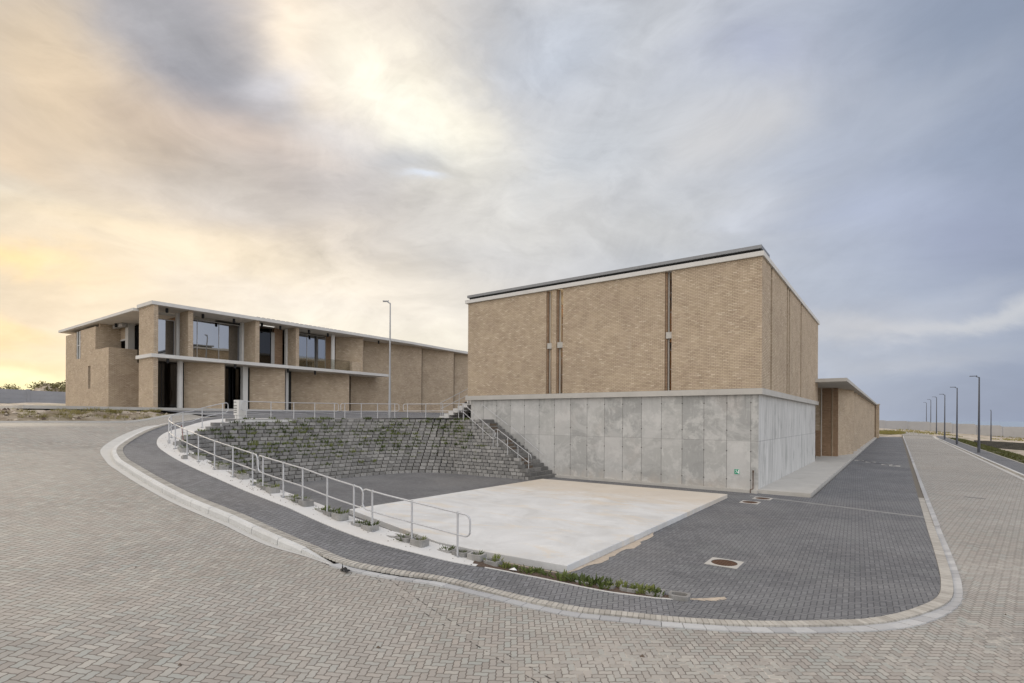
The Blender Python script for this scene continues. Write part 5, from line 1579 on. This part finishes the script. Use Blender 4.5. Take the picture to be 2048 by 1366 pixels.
def small_things():
    mb = MB(); mb.tube([(-5.55, 26.72, -.15), (-5.55, 26.72, .02)], .02, 8); mb.tube([(-5.48, 26.95, .0), (-5.48, 26.95, .88)], .022, 8); mb.tube([(-5.48, 26.95, .80), (-5.48, 26.95, .90)], .035, 8); mb.tube([(-5.55, 26.72, .02), (-5.48, 26.95, .02)], .02, 8)
    tag(mb.build("iron_pipe", 'rust'), "rusty iron standpipe against the plinth beside the hall corner", "pipe")
    # stake leaning at the head of the ramp
    a = Vector((-26.1, 10.6, G(-26.1, 10.6))); mb = MB(); mb.tube([a, a+Vector((-.10, -.04, .78))], .016, 6)
    tag(mb.build("iron_stake", 'redp'), "thin reddish iron stake leaning behind the top bend of the railing", "stake")
    # black rag in the channel
    rnd = random.Random(2); mb = MB(); cx, cy = -8.95, 6.62; z = G(cx, cy)
    vs = []; n = 9
    for j in range(5):
        for i in range(n):
            t = i/(n-1); vs.append((cx-.12+.26*t+rnd.uniform(-.01, .01), cy-.05+.022*j+rnd.uniform(-.015, .015), z+.0+max(0, math.sin(t*3.1)*.07*math.sin((j+.5)/5*3.1))+rnd.uniform(0, .03)))
    mb.add(vs, [(j*n+i, j*n+i+1, (j+1)*n+i+1, (j+1)*n+i) for j in range(4) for i in range(n-1)])
    mb.add([(cx-.10, cy, z+.03), (cx-.04, cy, z+.03), (cx-.10, cy+.02, z+.15)], [(0, 1, 2)])
    tag(mb.build("black_rag", 'dark'), "crumpled black rag lying on the flush kerb at its lowered end", "litter")
    mb = MB(); x, y = -6.75, 9.33; z = G(x, y)+.05
    mb.add([(x-.09, y-.02, z), (x+.08, y-.05, z+.02), (x+.1, y+.03, z), (x+.01, y+.05, z+.045), (x-.07, y+.04, z+.01)], [(0, 1, 3), (1, 2, 3), (0, 3, 4)])
    tag(mb.build("paper_litter", 'whitep'), "scrap of white paper litter on the mulch bed", "litter")
    x, y = -21.95, 8.95; z = G(x, y); mb = MB(); mb.box(x-.10, x+.10, y-.08, y+.08, z+.02, z+.13); mb.box(x-.06, x+.07, y-.05, y+.06, z+.13, z+.17)
    tag(mb.build("mortar_lump", 'block'), "grey block offcut lying at the foot of a railing post on the white strip", "rubble")
    rnd = random.Random(31); N = 0
    for i, (x, y) in enumerate(sorted([(-10.7, 3.6), (-7.2, 2.9), (-4.2, 5.4), (-2.2, 6.4), (-3.0, 7.4), (1.9, 9.6), (1.6, 12.9), (-.3, 8.3), (-6.1, 5.1), (-1.1, 6.0)], key=lambda q: (q[0]*math.cos(YAW)+q[1]*math.sin(YAW))/(q[1]*math.cos(YAW)-q[0]*math.sin(YAW)))):
        mb = MB(); r = rnd.uniform(.018, .035); vs = []
        for k in range(6): a = k*math.pi/3; vs.append((x+r*math.cos(a)*rnd.uniform(.6, 1.5), y+r*math.sin(a)*rnd.uniform(.6, 1.3), G(x, y)-.008))
        vs.append((x, y, G(x, y)+r*.8)); mb.add(vs, [(k, (k+1) % 6, 6) for k in range(6)])
        tag(mb.build("stone_chip", 'soil'), "tiny dark stone chip lying loose on the grey road pavers, %s from the left" % nth(i+1), "stone", "stone chips on the road")
small_things()

# strip crumbs, leaf litter along the white strip
def crumbs():
    rnd = random.Random(8); mb = MB()
    for i in range(260):
        d = rnd.uniform(0, 20); q = Lp.off(d, rnd.uniform(-.3, .42)); r = rnd.uniform(.008, .022); z = G(q.x, q.y)+.024
        vs = [(q.x+r*math.cos(a)*rnd.uniform(.6, 1.6), q.y+r*math.sin(a), z) for a in (0, 1.6, 3.1, 4.7)]+[(q.x, q.y, z+r)]
        mb.add(vs, [(0, 1, 4), (1, 2, 4), (2, 3, 4), (3, 0, 4)])
    tag(mb.build("grit", 'soil'), "dark grit scattered over the white concrete strip under the railing", "grit", kind='stuff')
crumbs()

# ------------------------------------------------------------------ far walls, dunes, sand bank
def precast_wall(pts, hgt, label, seglen, zf=None):
    Wl = empty("precast_wall", (*pts[0][:2], pts[0][2]), label, "boundary wall")
    P = Path([(a, b) for a, b, c in pts]); zs = [c for a, b, c in pts]
    n = int(P.len/seglen)
    def zat(d):
        i = 0
        while i < len(P.a)-2 and P.a[i+1] < d: i += 1
        t = (d-P.a[i])/(P.a[i+1]-P.a[i]); return zs[i]+(zs[i+1]-zs[i])*min(1, t)
    for i in range(n+1):
        d = P.len*i/n; q = P.at(d); t = P.tan(d); z = zat(d)
        m = MB(); a = q-t*.16; b = q+t*.16; nn = Vector((-t.y, t.x))*.12
        m.prism([tuple(a-nn), tuple(b-nn), tuple(b+nn), tuple(a+nn)], z-.4, z+hgt+.06); m.build("post", 'precast', Wl)
        if i < n:
            d2 = P.len*(i+1)/n; q2 = P.at(d2); t2 = (q2-q).normalized(); a = q+t2*.16; b = q2-t2*.16; nn = Vector((-t2.y, t2.x))*.05
            m = MB()
            for k in range(4):
                za = z-.3+k*(hgt+.3)/4
                m.prism([tuple(a-nn), tuple(b-nn), tuple(b+nn), tuple(a+nn)], za, za+(hgt+.3)/4-.03)
            nn = nn*.7; m.prism([tuple(a-nn), tuple(b-nn), tuple(b+nn), tuple(a+nn)], z-.3, z+hgt-.05)
            m.build("panel", 'precast', Wl)
precast_wall([(-30, 172, 1.6), (-8, 168, 1.35), (5, 164.5, .95), (22, 154.4, -.16), (45, 144, -.8), (80, 134, -1.2)], 2.05, "long pale precast boundary wall crossing the sand at the right horizon", 4.6)
precast_wall([(-83.5, 36, 4.2), (-82.65, 20.25, 4.45), (-79.6, 13.8, 4.45), (-76, 5, 4.4), (-70, -8, 4.3)], 1.85, "pale precast boundary wall behind the left end of the building", 6.3)

def terrain_far():
    mb = MB(); mb.add([(-60, 235, 1.22), (3000, 120, -1.0), (5600, 5600, -2.0), (-900, 5600, 1.0)], [(0, 1, 2, 3)]); tag(mb.build("haze_blue_sea", 'haze_blue_sea'), kind='structure')
    def mound(name, cx, cy, L, W, H, z0, ang, m, seed, nx=60, ny=16):
        rnd = random.Random(seed); ph = [rnd.uniform(0, 6.3) for _ in range(6)]
        mb = MB(); vs = []; fs = []; c, s = math.cos(ang), math.sin(ang)
        for j in range(ny+1):
            for i in range(nx+1):
                u, v = i/nx*2-1, j/ny*2-1
                e = max(0, 1-abs(u)**3)*max(0, 1-v*v)
                h = H*e*(.62+.22*math.sin(u*5+ph[0])+.12*math.sin(u*13+ph[1])+.07*math.sin(u*29+v*7+ph[2])+.04*math.sin(u*61+ph[3]))
                x, y = u*L, v*W; vs.append((cx+x*c-y*s, cy+x*s+y*c, z0+h))
        for j in range(ny):
            for i in range(nx): k = j*(nx+1)+i; fs.append((k, k+1, k+nx+2, k+nx+1))
        mb.add(vs, fs); o = mb.build(name, m, smooth=True); tag(o, kind='structure'); return o
    mound("hill", -183, 52, 44, 16, 15.5, 2.0, math.radians(36), 'sandbank', 1)
    mound("dune", 84, 178, 40, 12, 3.3, -1.0, math.radians(-28), 'sand', 2)
    mound("dune_far", 230, 360, 120, 26, 2.6, -1.0, math.radians(-30), 'sand', 3)
    mound("dune_middle", 30, 132, 14, 5, .7, -1.0, math.radians(-20), 'sand', 6)
    # scrub on the hill
    mb = MB(); rnd = random.Random(12)
    for k in range(150):
        t = rnd.uniform(-1, 1); w = rnd.uniform(-.5, .5)
        cx = -183+44*t*math.cos(math.radians(36))-16*w*math.sin(math.radians(36)); cy = 52+44*t*math.sin(math.radians(36))+16*w*math.cos(math.radians(36))
        zb = 2+15.5*max(0, 1-abs(t)**3)*max(0, 1-w*w)*.62; r = rnd.uniform(1.2, 2.6)
        for q in range(70):
            a = rnd.uniform(0, 6.3); b = rnd.uniform(0, 1.5); rr = r*rnd.random()**.4
            x = cx+rr*math.cos(a)*math.cos(b); y = cy+rr*math.sin(a)*math.cos(b); z = zb+rr*math.sin(b)*.8; s_ = .32
            mb.add([(x+rnd.uniform(-s_, s_), y+rnd.uniform(-s_, s_), z+rnd.uniform(-s_, s_)) for _ in range(3)], [(0, 1, 2)])
    tag(mb.build("hill_scrub", 'bush'), "golden backlit scrub covering the low hill left of the building", "scrub", kind='stuff')
    # sand bank in front of the podium
    mb = MB(); rnd = random.Random(6); vs = []; fs = []; nx, ny = 36, 70
    for j in range(ny+1):
        y = -18+(16.2+18)*j/ny
        for i in range(nx+1):
            t = i/nx; x0 = -38.0-(.0 if y > 8 else 0); xe = -40.4 if y > 8.2 else -40.4-(8.2-y)*1.5; x = x0+(xe-x0)*t
            b = math.sin(math.pi*min(1, t*1.1+.02)); edge = 1-sst(14.2, 16.2, y)
            z = 3.0+(.60*t+.14*b*(.6+.4*math.sin(y*1.7+3*math.sin(y*.6))))*edge+(rnd.uniform(-.05, .08)+.05*math.sin(y*4+x*5)*math.sin(x*3.1))*min(1, t*6)*edge+.02
            vs.append((x, y, z))
    for j in range(ny):
        for i in range(nx): k = j*(nx+1)+i; fs.append((k, k+1, k+nx+2, k+nx+1))
    mb.add(vs, fs); tag(mb.build("sand_bank", 'sandbank'), kind='structure')
    # far kerb line and beige margin of the upper road
    mb = MB(); vs = []; fs = []
    for i in range(61):
        y = -22+(17.5+22)*i/60; vs += [(-36.35, y, G(-36.35, y)+.04), (-36.2, y, G(-36.2, y)+.04), (-36.2, y, G(-36.2, y)-.05)]
    for i in range(60): fs += [(3*i, 3*i+1, 3*i+4, 3*i+3), (3*i+1, 3*i+2, 3*i+5, 3*i+4)]
    mb.add(vs, fs); tag(mb.build("far_kerb", 'gutter'), kind='structure')
    mb = MB(); vs = []; fs = []
    for i in range(61):
        y = -22+(17.5+22)*i/60; vs += [(-38.1, y, 3.035), (-36.35, y, G(-36.35, y)+.038)]
    for i in range(60): fs += [(2*i, 2*i+1, 2*i+3, 2*i+2)]
    mb.add(vs, fs); tag(mb.build("far_pavement", 'pav_road'), kind='structure')
    # clods and rubble on the bank
    mb = MB(); rnd = random.Random(77)
    for k in range(900):
        y = 15.2-rnd.random()**1.2*18; x = rnd.uniform(-40.2, -38.1) if y > 8.2 else rnd.uniform(-42, -38.1)
        r = rnd.uniform(.03, .14)*rnd.random()+.025; z = 3.02+.6*max(0, min(1, (-38-x)/2.4)); n = 5; a0 = rnd.uniform(0, 6)
        ring = [(x+r*math.cos(a0+i*1.257)*rnd.uniform(.7, 1.4), y+r*math.sin(a0+i*1.257)*rnd.uniform(.7, 1.4), z) for i in range(n)]
        mb.add(ring+[(x+rnd.uniform(-.3, .3)*r, y, z+r*rnd.uniform(.6, 1.3))], [(i, (i+1) % n, n) for i in range(n)], rnd.randrange(3) > 0)
    tag(mb.build("rubble", ['spill', 'bark']), "clods, stones and dry debris scattered over the sandy bank below the podium", "rubble", kind='stuff')
    # weeds on the bank
    pr = [tuft(70+s, 36, .32, .42, .010, .45).build("weed_tuft", 'leaf_y', link=False) for s in range(3)]
    rnd = random.Random(17); weeds = []
    for k in range(110):
        y = 14.6-rnd.random()**1.3*16; x = rnd.uniform(-40.3, -38.3) if y > 8 else rnd.uniform(-42, -38.3)
        t = (-38-x)/2.4; o = rnd.choice(pr).copy(); C.objects.link(o); o.location = (x, y, 3.0+.6*min(1, t)+.04); s_ = rnd.uniform(.5, 1.25); o.scale = (s_, s_, s_); o.rotation_euler = (0, 0, rnd.uniform(0, 6))
        weeds.append(o)
    weeds.sort(key=lambda o: (o.location.x*math.cos(YAW)+o.location.y*math.sin(YAW))/(o.location.y*math.cos(YAW)-o.location.x*math.sin(YAW)))
    for i, o in enumerate(weeds): tag(o, "yellow green weed tuft on the sand bank below the podium, %s from the left" % nth(i+1), "weed", "weeds on the sand bank")
    # dark shrub at the frame's left edge
    S = empty("shrub", (-60.5, 4.2, 3.8), "dark shrub at the far left edge in front of the boundary wall", "shrub")
    mb = MB(); rnd = random.Random(3)
    bx, by, bz = -47.6, 1.7, 3.5
    for q in range(1400):
        a = rnd.uniform(0, 6.3); b = rnd.uniform(-.4, 1.5); rr = rnd.random()**.4
        x = bx+.75*rr*math.cos(a)*math.cos(b); y = by+.75*rr*math.sin(a)*math.cos(b); z = bz+.75+rr*math.sin(b)*.9; s_ = .06
        mb.add([(x+rnd.uniform(-s_, s_), y+rnd.uniform(-s_, s_), z+rnd.uniform(-s_, s_)) for _ in range(3)], [(0, 1, 2)])
    mb.build("crown", 'bush', S)
    m = MB(); m.tube([(bx, by, bz-.4), (bx+.05, by, bz+.8)], .05, 6, r1=.02); m.build("stem", 'bark', S)
    # low dark planted block slope out on the right
    mb = MB(); rnd = random.Random(5)
    P = Path([(9.9, 121), (14, 113), (17.5, 104), (24, 92)])
    Bq = empty("block_slope", (14, 112, -1), "low dark slope of terraced blocks on the sand beyond the verge", "retaining wall")
    for k in range(6):
        d = .2*(k % 2)
        while d < P.len:
            q = P.off(d, -.22*k)
            t = P.tan(d); yaw = math.atan2(t.y, t.x)
            mb.prism([tuple(q-t*.19), tuple(q+t*.17), tuple(q+t*.17+Vector((-t.y, t.x))*.3), tuple(q-t*.19+Vector((-t.y, t.x))*.3)], -1.25+.2*k, -1.06+.2*k); d += .4
    mb.build("block_courses", 'block_d', Bq)
M['block_d'] = plain("weathered_dark_block", (.11, .11, .10), .9, var=.5, scale=3)
terrain_far()
